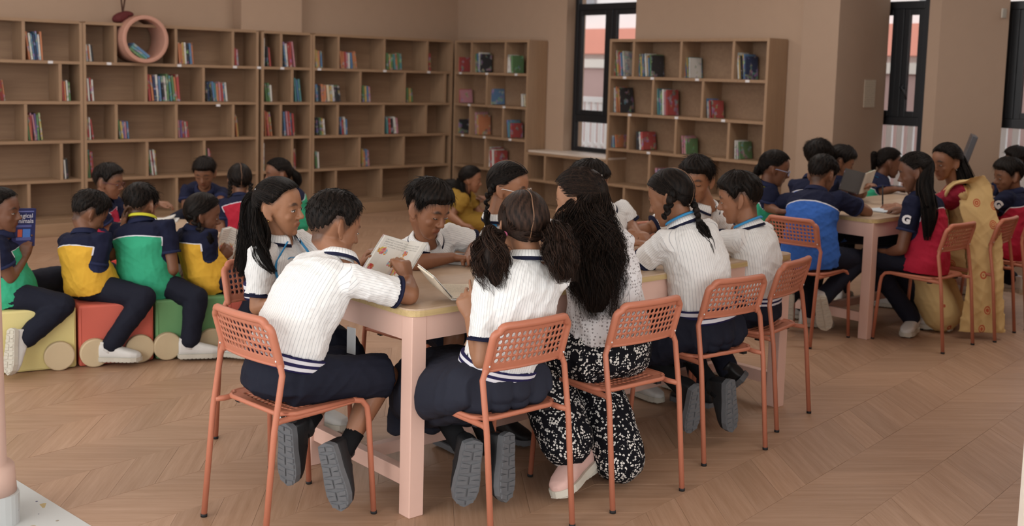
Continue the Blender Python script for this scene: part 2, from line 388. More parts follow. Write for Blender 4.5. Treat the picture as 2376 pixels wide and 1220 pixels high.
def case_right(name, y0, y1, divs, label, rows, cat='bookcase', tops=True):
    """unit on the right wall: y0 near, y1 far"""
    root = empty(name, (XS, y0, 0), 0, label, cat, 'oak bookcases along the walls'); w = y1-y0; d = XW-XS-.003; zt = rows[-1]
    board('back_panel', (d-.012, 0, .1), (d, w, zt), m_caseb, root)
    board('side_panel', (0, 0, 0), (d-.012, TH, zt+TH/2), m_casev, root); board('side_panel', (0, w-TH, 0), (d-.012, w, zt+TH/2), m_casev, root)
    board('plinth', (0, TH, 0), (.02, w-TH, .1), m_case, root)
    for z in rows: board('shelf_board', (0, TH, z-TH/2), (d-.012, w-TH, z+TH/2), m_case, root)
    n = len(rows)-1
    for r, ds in enumerate(divs):
        for q_ in ds: board('divider', (.004, q_-y0-TH/2, rows[n-1-r]+TH/2), (d-.014, q_-y0+TH/2, rows[n-r]-TH/2), m_casev, root)
    return root
def ry(*p): return [PU(a, 95, XS)[1] for a in p]
R3 = case_right('bookcase', 9.262, 10.60, [ry(1094, 1172.6), ry(1131), ry(1093.5, 1171), ry(1131), ry(1094, 1172)], 'oak bookcase in the room corner left of the first window', ROWS)
R4 = case_right('bookcase', 6.02, 8.01, [ry(1470.6, 1580.8, 1702.7), ry(1519, 1635), ry(1465, 1576, 1700), ry(1517, 1635), ry(1460, 1576)], 'oak bookcase between the first window and the wall pier', ROWS)
LOW = case_right('low_bookcase', 8.015, 9.258, [ry(1272, 1352), []], 'low oak shelf unit under the first window', [.11, .42, .72], 'bookcase')
# small white shelf labels
m_lab = plain('#d8d5d6', .5, .3, .02, 20, 0, 'label_card')
lab = MB(); lab.bbox((-.022, -.004, -.012), (.022, 0, .012)); labm = lab.mesh('shelf_label'); labm.materials.append(m_lab)
def shelf_label(par, wx, wy, z, right=False):
    o = bpy.data.objects.new('shelf_label', labm); COL.objects.link(o); o.parent = par
    l = par.location; o.location = (wx-l.x, wy-l.y, z)
    if right: o.rotation_euler = (0, 0, R(-90))
for px, un, z in ((117, U1, 1.6), (253, U2, 1.6), (416, U2, 1.6), (545, U2, 1.6), (655, U3, 1.6), (741, U4, 1.6), (893, U4, 1.6), (995, U4, 1.6), (506, U2, 1.2), (601, U2, 1.6)):
    shelf_label(un, PV(px, 150, YW)[0], YW, z)
for px, un, z in ((1068, R3, 1.6), (1129, R3, 1.6), (1197, R3, 1.6), (1090, R3, 1.222), (1171, R3, 1.222), (1076, R3, .852), (1127, R3, .852), (1187, R3, .852), (1449, R4, 1.6), (1513, R4, 1.6), (1617, R4, 1.6), (1734, R4, 1.6), (1464, R4, 1.222), (1573, R4, 1.222), (1682, R4, 1.222), (1511, R4, .852), (1610, R4, .852)):
    shelf_label(un, XS, PU(px, 200, XS)[1], z, True)
# books on the shelves -------------------------------------------------
BC = dict(w='#d9d6cf', r='#b8403c', o='#cf7a45', y='#c9a64a', g='#5f8a55', t='#4a8f93', b='#4f7fae', n='#2f3f66', p='#c77f8c', k='#3a3a3e', u='#745a94', c='#d8c6a4')
BN = dict(w='white', r='red', o='orange', y='yellow', g='green', t='teal', b='blue', n='navy', p='pink', k='black', u='purple', c='cream')
ORD = ['first', 'second', 'third', 'fourth', 'fifth', 'sixth', 'seventh', 'eighth', 'ninth', 'tenth', 'eleventh', 'twelfth', 'thirteenth']
m_pages = plain('#d9d0bd', .9, .1, .05, 90, 0, 'paper_block')
def cover_mat(c):
    key = 'cover'+c
    if key in MC: return MC[key]
    t = NT('book_cover_'+BN[c]); oi = t.new('ShaderNodeObjectInfo'); co = t.coord('Object', (1, 1, 1))
    ad = t.n.new('ShaderNodeVectorMath'); ad.operation = 'ADD'; t.set(ad.inputs[0], co); cb = t.n.new('ShaderNodeCombineXYZ')
    for i in range(3): t.set(cb.inputs[i], t.math('MULTIPLY', oi.outputs['Random'], 9.3+i))
    t.set(ad.inputs[1], cb.outputs[0])
    v = t.n.new('ShaderNodeTexVoronoi'); t.set(v.inputs['Vector'], ad.outputs[0]); v.inputs['Scale'].default_value = 34
    hs = t.n.new('ShaderNodeHueSaturation'); hs.inputs['Saturation'].default_value = .7; hs.inputs['Value'].default_value = .55; t.set(hs.inputs['Color'], v.outputs['Color'])
    f = t.math('MULTIPLY', t.math('GREATER_THAN', t.noise(ad.outputs[0], 14., 2), .56), .6)
    bc_ = lin(BC[c]); g_ = sum(bc_)/3; MC[key] = t.base(t.mix(f, tuple(x*.72+g_*.2 for x in bc_), hs.outputs[0]), .45, .4); return MC[key]
BOOKS = []
def book(c, thick, height, depth, loc, rz, tilt, label, group):
    """closed book standing on its tail; spine towards local -y, thickness along x"""
    q = MB(); t = .0025
    q.bbox((0, 0, 0), (thick, t, height)); q.bbox((0, 0, 0), (t, depth, height)); q.bbox((thick-t, 0, 0), (thick, depth, height))
    q.bbox((t, t, .003), (thick-t, depth-.004, height-.003), m=1)
    o = q.build('book', [cover_mat(c), m_pages]); o.location = tuple(loc)
    o.matrix_world = Matrix.Translation(Vector(tuple(loc))) @ Matrix.Rotation(rz, 4, 'Z') @ Matrix.Rotation(tilt, 4, 'Y')
    return tag(o, label, 'book', group)
RN_ = ['top', 'second', 'third', 'fourth', 'bottom']
def books_left(unit, row, x0, x1, ytop, cols, lean=-1):
    z = ROWS[4-row]+TH/2+.001; setb = .025+.02*rnd.random(); xa = PV(x0, ytop, YW+setb)[0]; xb = PV(x1, ytop, YW+setb)[0]
    h = PV((x0+x1)/2, ytop, YW+setb)[2]-z; n = len(cols); tk = (xb-xa)/(n+.6)
    x = xa
    for i, c in enumerate(cols):
        hh = max(.12, h*(1-.12*rnd.random()) if i else h*.97); th = tk*rnd.uniform(.85, 1.1)
        ti = -R(3+5*rnd.random()) if n > 1 else -R(2)
        if th*1. > .045: th = .03
        zl = z+th*sin(-ti)*0
        o = book(c, th, hh/cos(ti), rnd.uniform(.15, .2), (x+hh*sin(-ti)*.9, YW+setb+rnd.uniform(0, .015), zl+th*abs(sin(ti))), 0, ti,
             '%s book, %s from left in %s row of %s' % (BN[c], ORD[i], RN_[row], unit), 'books on the long wall')
        x += th/cos(ti)+.001
E1, E2, E3, E4 = 'far-left bookcase', 'tube bookcase', 'narrow bookcase', 'long corner-side bookcase'
def cellname(u, k): return u+', group '+['one', 'two', 'three', 'four'][k]
LEFT = [(E1, 0, 59, 101, 73, 'owbnbwo'), (E2, 0, 194, 215, 103, 'wwowk'), (E2, 0, 412, 451, 98, 'ooywkbo'), (E2, 0, 543, 556, 111, 'rp'),
        (E3, 0, 618, 629, 107, 'kr'), (E3, 0, 657, 683, 97, 'bwrrp'), (E4, 0, 731, 750, 114, 'yyob'), (E4, 0, 789, 829, 119, 'oorpwboo'), (E4, 0, 896, 935, 123, 'gygtogt'), (E4, 0, 995, 1003, 123, 'r'),
        (E1, 1, 0, 9, 185, 'ro'), (E1, 1, 142, 163, 185, 'rowg'), (E2, 1, 196, 218, 181, 'rwrw'), (E2, 1, 341, 416, 172, 'ronwbkwgtgor'), (E2, 1, 477, 529, 190, 'knkbtoprbw'),
        (E3, 1, 615, 633, 193, 'ggw'), (E3, 1, 683, 698, 180, 'tbt'), (E4, 1, 732, 792, 196, 'bkoocywkk'), (E4, 1, 841, 862, 198, 'gybp'), (E4, 1, 944, 961, 203, 'gyg'),
        (E1, 2, 60, 96, 262, 'gorpugy'), (E2, 2, 197, 216, 272, 'wrwr'), (E2, 2, 273, 300, 278, 'gyupb'), (E2, 2, 413, 438, 278, 'purpr'), (E2, 2, 545, 553, 265, 'oy'),
        (E3, 2, 614, 628, 255, 'oroo'), (E3, 2, 658, 683, 258, 'bprbr'), (E4, 2, 733, 756, 272, 'kkgyw'), (E4, 2, 789, 809, 272, 'brwb'), (E4, 2, 896, 923, 271, 'trkwp'),
        (E1, 3, 143, 158, 368, 'kwk'), (E2, 3, 197, 218, 347, 'gogrr'), (E2, 3, 343, 365, 348, 'gwrwy'), (E2, 3, 477, 492, 345, 'gpr'), (E3, 3, 682, 691, 345, 'r'), (E4, 3, 732, 744, 350, 'gw'), (E4, 3, 840, 859, 345, 'yobp')]
_cnt = {}
for u, r, x0, x1, yt, cs in LEFT:
    k = _cnt.get((u, r), 0); _cnt[(u, r)] = k+1
    books_left(cellname(u, k), r, x0, x1, yt, cs)
for zrow, yt in ((0, 88), (3, 343)):      # two tall white boards at the side of the narrow bookcase
    z = ROWS[4-zrow]+TH/2+.001
    book('w', .018, .30, .2, (5.826, YW+.02, z), 0, 0, 'tall white folder at the left edge of the narrow bookcase, %s row' % RN_[zrow], 'books on the long wall')
def books_right(unit, row, x0, x1, ytop, cols, depth=.19):
    z = ROWS[4-row]+TH/2+.001; setb = .03+.03*rnd.random(); ya = PU(x0, ytop, XS+setb)[1]; yb = PU(x1, ytop, XS+setb)[1]
    h = PU((x0+x1)/2, ytop, XS+setb)[2]-z; n = len(cols); tk = (ya-yb)/n; y = ya
    for i, c in enumerate(cols):
        hh = h*(1-.22*rnd.random()) if i and i < n-1 else h*(.98 if i == 0 else .78+.2*rnd.random()); th = min(.04, tk*rnd.uniform(.8, 1.05))
        ti = -R(2+6*rnd.random())
        book(c, th, hh, depth*rnd.uniform(.85, 1.05), (XS+setb+rnd.uniform(0, .02), y-hh*sin(-ti)*.9, z+th*abs(sin(ti))), -pi/2, ti,
             '%s book, %s from left in %s row of %s' % (BN[c], ORD[i], RN_[row], unit), 'books on the window wall')
        y -= th+.002
F3, F4 = 'window-side corner bookcase', 'bookcase by the pier'
RIGHT = [(F3, 0, 1059, 1067, 127, 'br'), (F3, 0, 1099, 1114, 116, 'wgbwk'), (F3, 0, 1175, 1190, 127, 'wwg'), (F3, 1, 1060, 1068, 202, 'orp'), (F3, 1, 1134, 1140, 206, 'b'), (F3, 1, 1206, 1217, 218, 'wwc'),
         (F3, 2, 1058, 1066, 272, 'yk'), (F3, 2, 1098, 1110, 260, 'rpyo'), (F3, 2, 1175, 1188, 279, 'btr'), (F3, 3, 1129, 1150, 342, 'wrwr'),
         (F4, 0, 1419, 1446, 116, 'prgyrpbw'), (F4, 0, 1476, 1512, 122, 'obgybwwybgk'), (F4, 0, 1584, 1599, 132, 'obytw'), (F4, 0, 1706, 1730, 117, 'gwykybn'),
         (F4, 1, 1421, 1438, 200, 'twoyok'), (F4, 1, 1523, 1547, 205, 'tbgwpr'), (F4, 1, 1639, 1652, 228, 'bwrkr'), (F4, 2, 1412, 1428, 311, 'wbwbo'), (F4, 2, 1475, 1492, 305, 'kwr'), (F4, 2, 1580, 1592, 315, 'ppg'), (F4, 2, 1704, 1715, 325, 'wwg'), (F4, 3, 1520, 1530, 390, 'pb')]
for u, r, x0, x1, yt, cs in RIGHT:
    k = _cnt.get((u, r), 0); _cnt[(u, r)] = k+1
    books_right(cellname(u, k), r, x0, x1, yt, cs)
# pink tube in the top row with three books lying in it, red pouch on top
tc = PV(341, 95, YW-.12); Ro, Ri = .232, .193
tube = MB(); n = 40; a = np.linspace(0, 2*pi, n, endpoint=False); prof = [(Ro, 0), (Ro, .34), (Ri, .34), (Ri, 0)]
V = np.array([[r_*cos(t), y_, r_*sin(t)] for r_, y_ in prof for t in a]); Q = [[k*n+i, k*n+(i+1) % n, ((k+1) % 4)*n+(i+1) % n, ((k+1) % 4)*n+i] for k in range(4) for i in range(n)]
tube.add(V, Q); zc = ROWS[4]+TH/2+Ro+.001
TC = A(tc[0], YW-.1, zc)
o = tube.build('cardboard_tube', plain('#b98a78', .6, .3, .04, 12, 0, 'pink_tube'), smooth=True, bevel=.006); o.location = tuple(TC); tag(o, 'wide pink tube lying in the top row of the long bookcase', 'tube')
for i, (c, dx, dz, l, an) in enumerate((('g', -.07, -.150, .2, -36), ('t', -.055, -.128, .19, -36), ('b', -.035, -.11, .2, -37))):
    q = MB(); q.box((0, 0, 0), (l/2, .07, .0115)); q.box((.004, .004, 0), (l/2-.002, .0685, .009), m=1)
    o = q.build('book', [cover_mat(c), m_pages]); o.location = tuple(TC+A(dx, .1, dz)); o.rotation_euler = (0, -R(an), 0)
    tag(o, '%s book lying at a slant inside the pink tube' % BN[c], 'book', 'books in the tube')
pz = PV(283, 50, YW+.05)
q = MB(); q.ell((0, 0, .055), [(.085, 0, .035), (0, .05, 0), (-.02, 0, .045)]); q.ell((.06, .0, .09), [(.07, 0, .0), (0, .04, 0), (0, 0, .03)])
pouch = empty('pouch', (pz[0], YW+.08, 1.998), 0, 'small dark red pouch with a looped cord on top of the long bookcase', 'bag')
q.build('pouch_body', plain('#5b2a2a', .8, .2, .3, 40, 0, 'red_cloth'), pouch, smooth=True)
q = MB(); t = np.linspace(0, 1, 24); q.tube(np.c_[.02+.09*np.sin(t*pi)*np.where(t < .5, -.6, 1)*.6, 0*t, .09+.33*np.sin(t*pi)], .008, 6); q.build('cord', plain('#4a3228', .8), pouch, smooth=True)
# columns at the left edge and right edge, terrazzo
t = NT('terrazzo'); v = t.new('ShaderNodeTexVoronoi'); co = t.coord('Object'); t.set(v.inputs['Vector'], co); v.inputs['Scale'].default_value = 26
rv = t.new('ShaderNodeSeparateColor'); t.set(rv.inputs[0], v.outputs['Color'])
chip = t.math('MULTIPLY', t.math('LESS_THAN', v.outputs['Distance'], t.math('MULTIPLY', rv.outputs[1], .62)), t.math('GREATER_THAN', rv.outputs[0], .55))
cc = t.ramp(rv.outputs[2], [(.0, lin('#3a3a44')), (.35, lin('#46456e')), (.6, lin('#6d6d70')), (.85, lin('#b19a66'))]); m_terr = t.base(t.mix(chip, lin('#bdbfbe'), cc), .35, .4)
tz = MB(); tz.prism([(-1.4, -3.9), (1.40, -3.9), (1.375, 3.72), (1.30, 4.42), (1.2, 6.), (-1.4, 6.)], -.03, .003); o = struct('floor_terrazzo', tz, m_terr)
lc = P(45, 1212); b = MB(); ccx, ccy = lc[0]-.105, lc[1]+.09
b.loft([(ccx, ccy, .0), (ccx, ccy, .11)], [(.118, 0, 0)]*2, [(0, .118, 0)]*2, 32, .5); ob = struct('column_base', b, m_terr)
b = MB(); zz = [.11, .2, .21, .5, 1.2, 3.3]; rr = [.118, .112, .088, .085, .078, .075]
b.loft([(ccx, ccy, z_) for z_ in zz], [(r_, 0, 0) for r_ in rr], [(0, r_, 0) for r_ in rr], 40, .8); struct('column', b, m_pink, smooth=True)
v_ = ray(2361, 1219); rc = CAM+v_*(3.8/np.dot(v_, _fw)); b = MB(); b.prism([(rc[0], rc[1]), (rc[0]-.02, rc[1]-.16), (rc[0]+.3, rc[1]-.2), (rc[0]+.3, rc[1]-.02)], -.02, 3.3); struct('wall_stub', b, plain('#e3d8cc', .6))
b = MB(); b.prism([(rc[0]+.3, rc[1]-.03), (10, 1.3), (10, 1.1), (rc[0]+.3, rc[1]-.19)], 0, 3.3); struct('wall_near_unseen', b, m_wall)  # unseen wall running on from the stub, added to darken the right side
# notice and switch on the piers, monitor behind
def on_pier(px, py, hw, hh, nm, mat, label, cat):
    p_ = PU(px, py, XW-.12); d_ = nz(A(WX-.02-(XW-.12), p1c[1]-p1b[1], 0)); nrm = A(d_[1], -d_[0], 0)
    o_ = A(XW-.12, p1b[1], 0); v = ray(px, py); s = np.dot(o_-CAM, nrm)/np.dot(v, nrm); c = CAM+v*s
    q = MB(); q.box(c+nrm*.003, (hw, .003, hh), ax=[d_, nrm, A(0, 0, 1)])
    o = q.build(nm, mat); tag(o, label, cat)
    return c, d_, nrm
t = NT('printed_notice'); w_ = t.new('ShaderNodeTexWave', wave_type='BANDS', bands_direction='Z'); t.set(w_.inputs['Vector'], t.coord('Object')); w_.inputs['Scale'].default_value = 16
nn = t.noise(t.coord('Object', (1, 1, 1)), 70, 2); f = t.math('MULTIPLY', t.math('GREATER_THAN', w_.outputs['Fac'], .62), t.math('GREATER_THAN', nn, .5))
m_note = t.base(t.mix(t.math('MULTIPLY', f, .35), lin('#b7aa98'), lin('#8d857c')), .8, .1)
on_pier(2017, 217, .085, .125, 'notice', m_note, 'pale printed paper notice taped to the wall pier', 'notice')
sw = RN(2331, 31, (WX-.2, q[2][1], 2.3)) if False else PU(2331, 31, WX-.06)
b = MB(); b.box(sw, (.05, .006, .04)); o = b.build('wall_switch', plain('#b9b0a2', .4, .4), bevel=.004); tag(o, 'small pale switch plate high on the second pier', 'switch')
# ------------------------------------------------------------------ tables
m_top = wood('pale_tabletop', '#c6ad94', '#b59b82', 0, 5, .35)
m_ply = wood('plywood_edge', '#cdb483', '#b3996a', 0, 14, .5)
m_tleg = plain('#ddb7a8', .45, .4, .025, 6, .04, 'pink_table_paint')
def rounded(x0, x1, y0, y1, r, n=5):
    pts = []
    for cx_, cy_, a0 in ((x1-r, y1-r, 0), (x0+r, y1-r, 90), (x0+r, y0+r, 180), (x1-r, y0+r, 270)):
        for i in range(n+1): t = R(a0+90*i/n); pts.append((cx_+r*cos(t), cy_+r*sin(t)))
    return pts
def table(x0, x1, y0, y1, h, label, lw=.064):
    T = empty('table', ((x0+x1)/2, (y0+y1)/2, 0), 0, label, 'table', 'pink library tables'); ox, oy = (x0+x1)/2, (y0+y1)/2
    w, d = (x1-x0)/2, (y1-y0)/2
    b = MB(); b.prism(rounded(-w, w, -d, d, .055), h-.006, h); b.build('tabletop', m_top, T)
    b = MB(); b.prism(rounded(-w, w, -d, d, .055), h-.028, h-.0061); b.build('plywood_edge', m_ply, T)
    i = .012
    for sx in (-1, 1):
        for sy in (-1, 1):
            b = MB(); b.box((sx*(w-i-lw/2), sy*(d-i-lw/2), (h-.029)/2), (lw/2, lw/2, (h-.029)/2)); b.build('leg', m_tleg, T, bevel=.003)
        b = MB(); b.box((sx*(w-i-.015), 0, h-.029-.045), (.012, d-i-lw, .045)); b.build('apron', m_tleg, T)
        b = MB(); b.box((sx*(w-i-lw/2), 0, .135), (.02, d-i-lw, .03)); b.build('side_rail', m_tleg, T, bevel=.002)
    for sy in (-1, 1):
        b = MB(); b.box((0, sy*(d-i-.015), h-.029-.045), (w-i-lw, .012, .045)); b.build('apron', m_tleg, T)
    b = MB(); b.box((0, 0, .135), (w-i-lw-.01, .02, .025)); b.build('centre_rail', m_tleg, T, bevel=.002)
    return T
table(2.275, 4.60, 3.085, 3.85, .77, 'long pink reading table with pale top where the white-shirted pupils sit')
table(6.205, 8.1, 3.6, 4.37, .77, 'pink reading table with pale top where the navy-shirted pupils sit')
# ------------------------------------------------------------------ perforated tubular chairs
m_ch = plain('#b9735a', .42, .35, .03, 25, .03, 'terracotta_metal'); m_cap = plain('#202022', .6, .3, .05, 20, 0, 'black_rubber'); m_scr = plain('#d8d8d8', .3, .5, .02, 20, 0, 'screw_steel')
def holed(nx, ny, cell, cell_y, hr, thick, fn, fx, fy, seg=12):
    """grid of round holes through a slab; (u,v,w) mapped by fn; margins fx, fy around the grid"""
    q = MB(); xs = (np.arange(nx)-(nx-1)/2)*cell; ys = (np.arange(ny)-(ny-1)/2)*cell_y
    a = np.linspace(0, 2*pi, seg, endpoint=False)+pi/4
    sq = []
    for t in a:
        c_, s_ = cos(t), sin(t); k = max(abs(c_), abs(s_)); sq.append((c_/k*cell/2, s_/k*cell_y/2))
    sq = np.array(sq); ci = np.c_[np.cos(a), np.sin(a)]*hr
    V = []; Q = []
    for x in xs:
        for y in ys:
            b0 = len(V)
            for w in (thick/2, -thick/2):
                V += [(x+p[0], y+p[1], w) for p in sq]; V += [(x+p[0], y+p[1], w) for p in ci]
            for i in range(seg):
                j = (i+1) % seg
                Q.append([b0+i, b0+j, b0+seg+j, b0+seg+i]); Q.append([b0+2*seg+j, b0+2*seg+i, b0+3*seg+i, b0+3*seg+j]); Q.append([b0+seg+i, b0+seg+j, b0+3*seg+j, b0+3*seg+i])
    V = np.array(V); q.add(np.array([fn(*v) for v in V]), Q)
    X, Y = nx*cell/2, ny*cell_y/2
    for x0, x1, y0, y1 in ((-X-fx, X+fx, Y, Y+fy), (-X-fx, X+fx, -Y-fy, -Y), (-X-fx, -X, -Y, Y), (X, X+fx, -Y, Y)):
        k = 10; gx = np.linspace(x0, x1, k+1); gy = np.linspace(y0, y1, 4)
        for w, fl in ((thick/2, 0), (-thick/2, 1)):
            VV = np.array([fn(x, y, w) for y in gy for x in gx]); QQ = [[j*(k+1)+i, j*(k+1)+i+1, (j+1)*(k+1)+i+1, (j+1)*(k+1)+i] for j in range(3) for i in range(k)]
            q.add(VV, [f[::-1] for f in QQ] if fl else QQ)
    return q, X+fx, Y+fy
def make_chair():
    c = empty('chair', (0, 0, 0))
    # backrest: leaning slab between the uprights, thick rounded rim
    zb, zt, yb, yt = .612, .772, -.150, -.196
    def rcorner(u, v, X, Y, r, top=False):
        du, dv = abs(u)-(X-r), abs(v)-(Y-r)
        if du > 0 and dv > 0 and not (top and v < 0):
            m_ = max(du, dv); h_ = math.hypot(du, dv); du, dv = du*m_/h_, dv*m_/h_
            return math.copysign(X-r+du, u), math.copysign(Y-r+dv, v)
        return u, v
    def fb(u, v, w):
        u, v = rcorner(u, v, .1718, .0798, .04, True)
        s = (v+.08)/.16; bow = -.022*(1-(u/.19)**2)
        return (u, yb+(yt-yb)*s+bow+w*.96, zb+(zt-zb)*s+w*.27)
    q, X, Y = holed(13, 5, .0235, .0225, .0083, .0035, fb, .019, .0235)
    arc = [(X-.04+.04*cos(R(t_)), Y-.04+.04*sin(R(t_))) for t_ in range(0, 91, 15)]
    path = [(X, -Y), (X, -.03), (X, .02)]+arc+[(.08, Y), (0, Y)]; path = [(-x, y) for x, y in path]+path[-2::-1]
    rim = [fb(x, y, 0) for x, y in path]
    q.tube(rim, .0135, 10, True, True)
    q.tube([fb(x, -Y, 0) for x in np.linspace(-X, X, 9)], .006, 8)
    bk = q.build('backrest', m_ch, c, smooth=True)
    for sx in (-1, 1):
        s = MB(); s.ell(A(*fb(sx*X, -Y+.022, 0))+A(0, -.0135, -.002), (.004, .002, .004), 8, 4); s.build('screw', m_scr, bk, smooth=True)
    # seat
    def fs(u, v, w):
        u, v = rcorner(u, v, .183, .1725, .05)
        return (u, v+.025, .446+w-.014*(1-(u/.2)**2)*(1 if v < .1 else .8)-.012*max(0, (v-.1)/.08)**2+.006*max(0, (-v-.12)/.06))
    q, X, Y = holed(12, 10, .0235, .0255, .0078, .0035, fs, .042, .045)
    rimp = [fs(x, y, -.004) for x, y in rounded(-X, X, -Y, Y, .05, 4)]; rimp.append(rimp[0]); q.tube(rimp, .0085, 8)
    seat = q.build('seat', m_ch, c, smooth=True)
    for sx in (-1, 1):
        s = MB(); s.box((sx*.16, -.1, .418), (.012, .012, .012)); s.build('seat_stop', m_cap, seat)
    for sx in (-1, 1):
        # front leg: floor to the bend, then back under the seat to the rear leg
        pts = [(sx*.198, .235, .008), (sx*.19, .212, .36), (sx*.188, .205, .405), (sx*.184, .185, .43), (sx*.18, .15, .437), (sx*.178, .0, .428), (sx*.178, -.155, .425), (sx*.187, -.184, .425)]
        q = MB(); q.tube(pts, .0105, 10); l = q.build('leg', m_ch, c, smooth=True)
        q = MB(); q.tube([(sx*.1982, .236, 0), (sx*.198, .235, .011)], .0118, 10); q.build('foot_cap', m_cap, l, smooth=True)
        pts = [(sx*.19, -.228, .008), (sx*.19, -.19, .40), (sx*.19, -.16, .585), (sx*.1715, -.158, .625), (sx*.1715, -.17, .68)]
        q = MB(); q.tube(pts, .0108, 10); l = q.build('leg', m_ch, c, smooth=True)
        q = MB(); q.tube([(sx*.19, -.2285, 0), (sx*.19, -.228, .011)], .012, 10); q.build('foot_cap', m_cap, l, smooth=True)
    return c
chair0 = make_chair(); _first = [True]
def place_chair(x, y, ang, label):
    c = chair0 if _first[0] else copy_tree(chair0); _first[0] = False
    c.location = (x, y, 0); c.rotation_euler = (0, 0, R(ang-90)); return tag(c, label, 'chair', 'terracotta perforated chairs')
CH = dict(B10=(1.965, 3.395, 5), G9=(2.335, 4.09, -88), B11=(3.0, 3.985, -90), G13=(2.52, 2.915, 90), W14=(3.115, 2.905, 88), G16=(3.80, 3.005, 84.5), B18=(4.355, 3.135, 101.5),
          B22=(5.93, 3.90, 4), G24=(6.475, 3.37, 90), W25=(7.015, 3.34, 97), B26=(7.56, 3.36, 92), G12=(3.66, 3.99, -92), B15=(4.25, 3.98, -90), B17=(4.72, 4.0, -92))
CL = dict(B10='terracotta chair at the table end under the boy with the open picture book', G9='terracotta chair under the girl with a long ponytail and blue lanyard', B11='terracotta chair under the boy pointing into a notebook',
          G13='terracotta chair behind the girl with two bunches of hair', W14='terracotta chair behind the woman with long curly hair', G16='terracotta chair behind the girl with braids and striped belt', B18='terracotta chair under the white-shirted boy at the far right of the near table',
          B22='terracotta chair under the boy in the blue polo', G24='terracotta chair under the girl with a long ponytail and red polo', W25='terracotta chair under the woman in the yellow sari', B26='terracotta chair at the picture edge under the boy in red',
          G12='terracotta chair under the girl with pale glasses at the near table', B15='terracotta chair under the boy hidden behind the curly-haired woman', B17='terracotta chair under the boy facing us at the near table')
for k, v in CH.items(): place_chair(*v, CL[k])
# ------------------------------------------------------------------ foam train bench
TA = R(-13); ta = A(cos(TA), sin(TA), 0); tn = A(-sin(TA), cos(TA), 0); T0 = A(2.075, 5.778, 0)   # front bottom corner between yellow and red
def foam(col, name): return plain(col, .55, .35, .03, 14, .06, name)
m_wheel = plain('#cbb795', .6, .3, .04, 14, .03, 'tan_vinyl'); m_seam = plain('#8f7f4a', .7)
BW = .36
def block(s0, s1, col, cname, wheels, label):
    r = empty('foam_block', T0+ta*(s0+s1)/2+tn*BW/2, TA, label, 'bench', 'foam train bench blocks'); L = (s1-s0)/2-.003
    q = MB(); q.box((0, 0, .166), (L, BW/2, .163)); q.build('block', foam(col, cname), r, bevel=.012)
    for xx in (-L+.012, L-.012):
        q = MB(); q.tube([(xx, -BW/2-.0005, .01), (xx, -BW/2-.0005, .31)], .003, 6); q.build('piping', foam(col, cname), r)
    for w in wheels:
        x = w-(s0+s1)/2
        for sy in (-1, 1):
            q = MB(); q.loft([(x, sy*(BW/2+.002), .078), (x, sy*(BW/2+.034), .078), (x, sy*(BW/2+.038), .078)], [(.076, 0, 0), (.076, 0, 0), (.07, 0, 0)], [(0, 0, .076), (0, 0, .076), (0, 0, .07)], 32); q.build('wheel', m_wheel, r, bevel=.002)
block(-.62, 0, '#dccd8c', 'yellow_vinyl', (-.09, -.50), 'yellow foam train block with tan wheels next to the pink column')
block(.005, .395, '#cf6656', 'red_vinyl', (.085, .315), 'red foam train block under the boy in the yellow and navy polo')
block(.40, .79, '#70a36e', 'green_vinyl', (.46, .70), 'green foam train block under the boy in the green and navy polo')
block(.795, 1.18, '#cf6656', 'red_vinyl', (.87, 1.1), 'red foam train block behind the perforated chair of the ponytail girl')
# ------------------------------------------------------------------ low table and stools by the long wall
def D(px, py, depth): v = ray(px, py); return CAM+v*(depth/np.dot(v, _fw))
LT = empty('low_table', tuple(D(385, 520, 8.0)*A(1, 1, 0)), R(-38), 'low oak-topped table with orange apron among the navy-shirted children', 'table')
q = MB(); q.prism(rounded(-.42, .48, -.36, .36, .05), .42, .445); q.build('tabletop', m_top, LT)
m_orp = plain('#c7744a', .5, .3, .04, 20, 0, 'orange_paint')
for sx in (-.34, .40):
    for sy in (-.28, .28):
        q = MB(); q.box((sx, sy, .21), (.03, .03, .209)); q.build('leg', m_orp, LT)
for sy in (-.29, .29):
    q = MB(); q.box((.03, sy, .385), (.34, .012, .034)); q.build('apron', m_orp, LT)
def stool(p, col, label, h=.3, r=.17):
    s = empty('stool', (p[0], p[1], 0), 0, label, 'stool')
    q = MB(); q.loft([(0, 0, z_) for z_ in (0, .02, h-.06)], [(k, 0, 0) for k in (r*.8, r*.85, r*.97)], [(0, k, 0) for k in (r*.8, r*.85, r*.97)], 28); q.build('stool_body', plain(col, .5, .3, .03, 20), s, smooth=True, bevel=.004)
    q = MB(); q.loft([(0, 0, z_) for z_ in (h-.06, h-.045, h-.01, h)], [(k, 0, 0) for k in (r*.97, r, r, r*.93)], [(0, k, 0) for k in (r*.97, r, r, r*.93)], 28); q.build('cushion', plain(col, .6, .3, .05, 20), s, smooth=True)
    return s
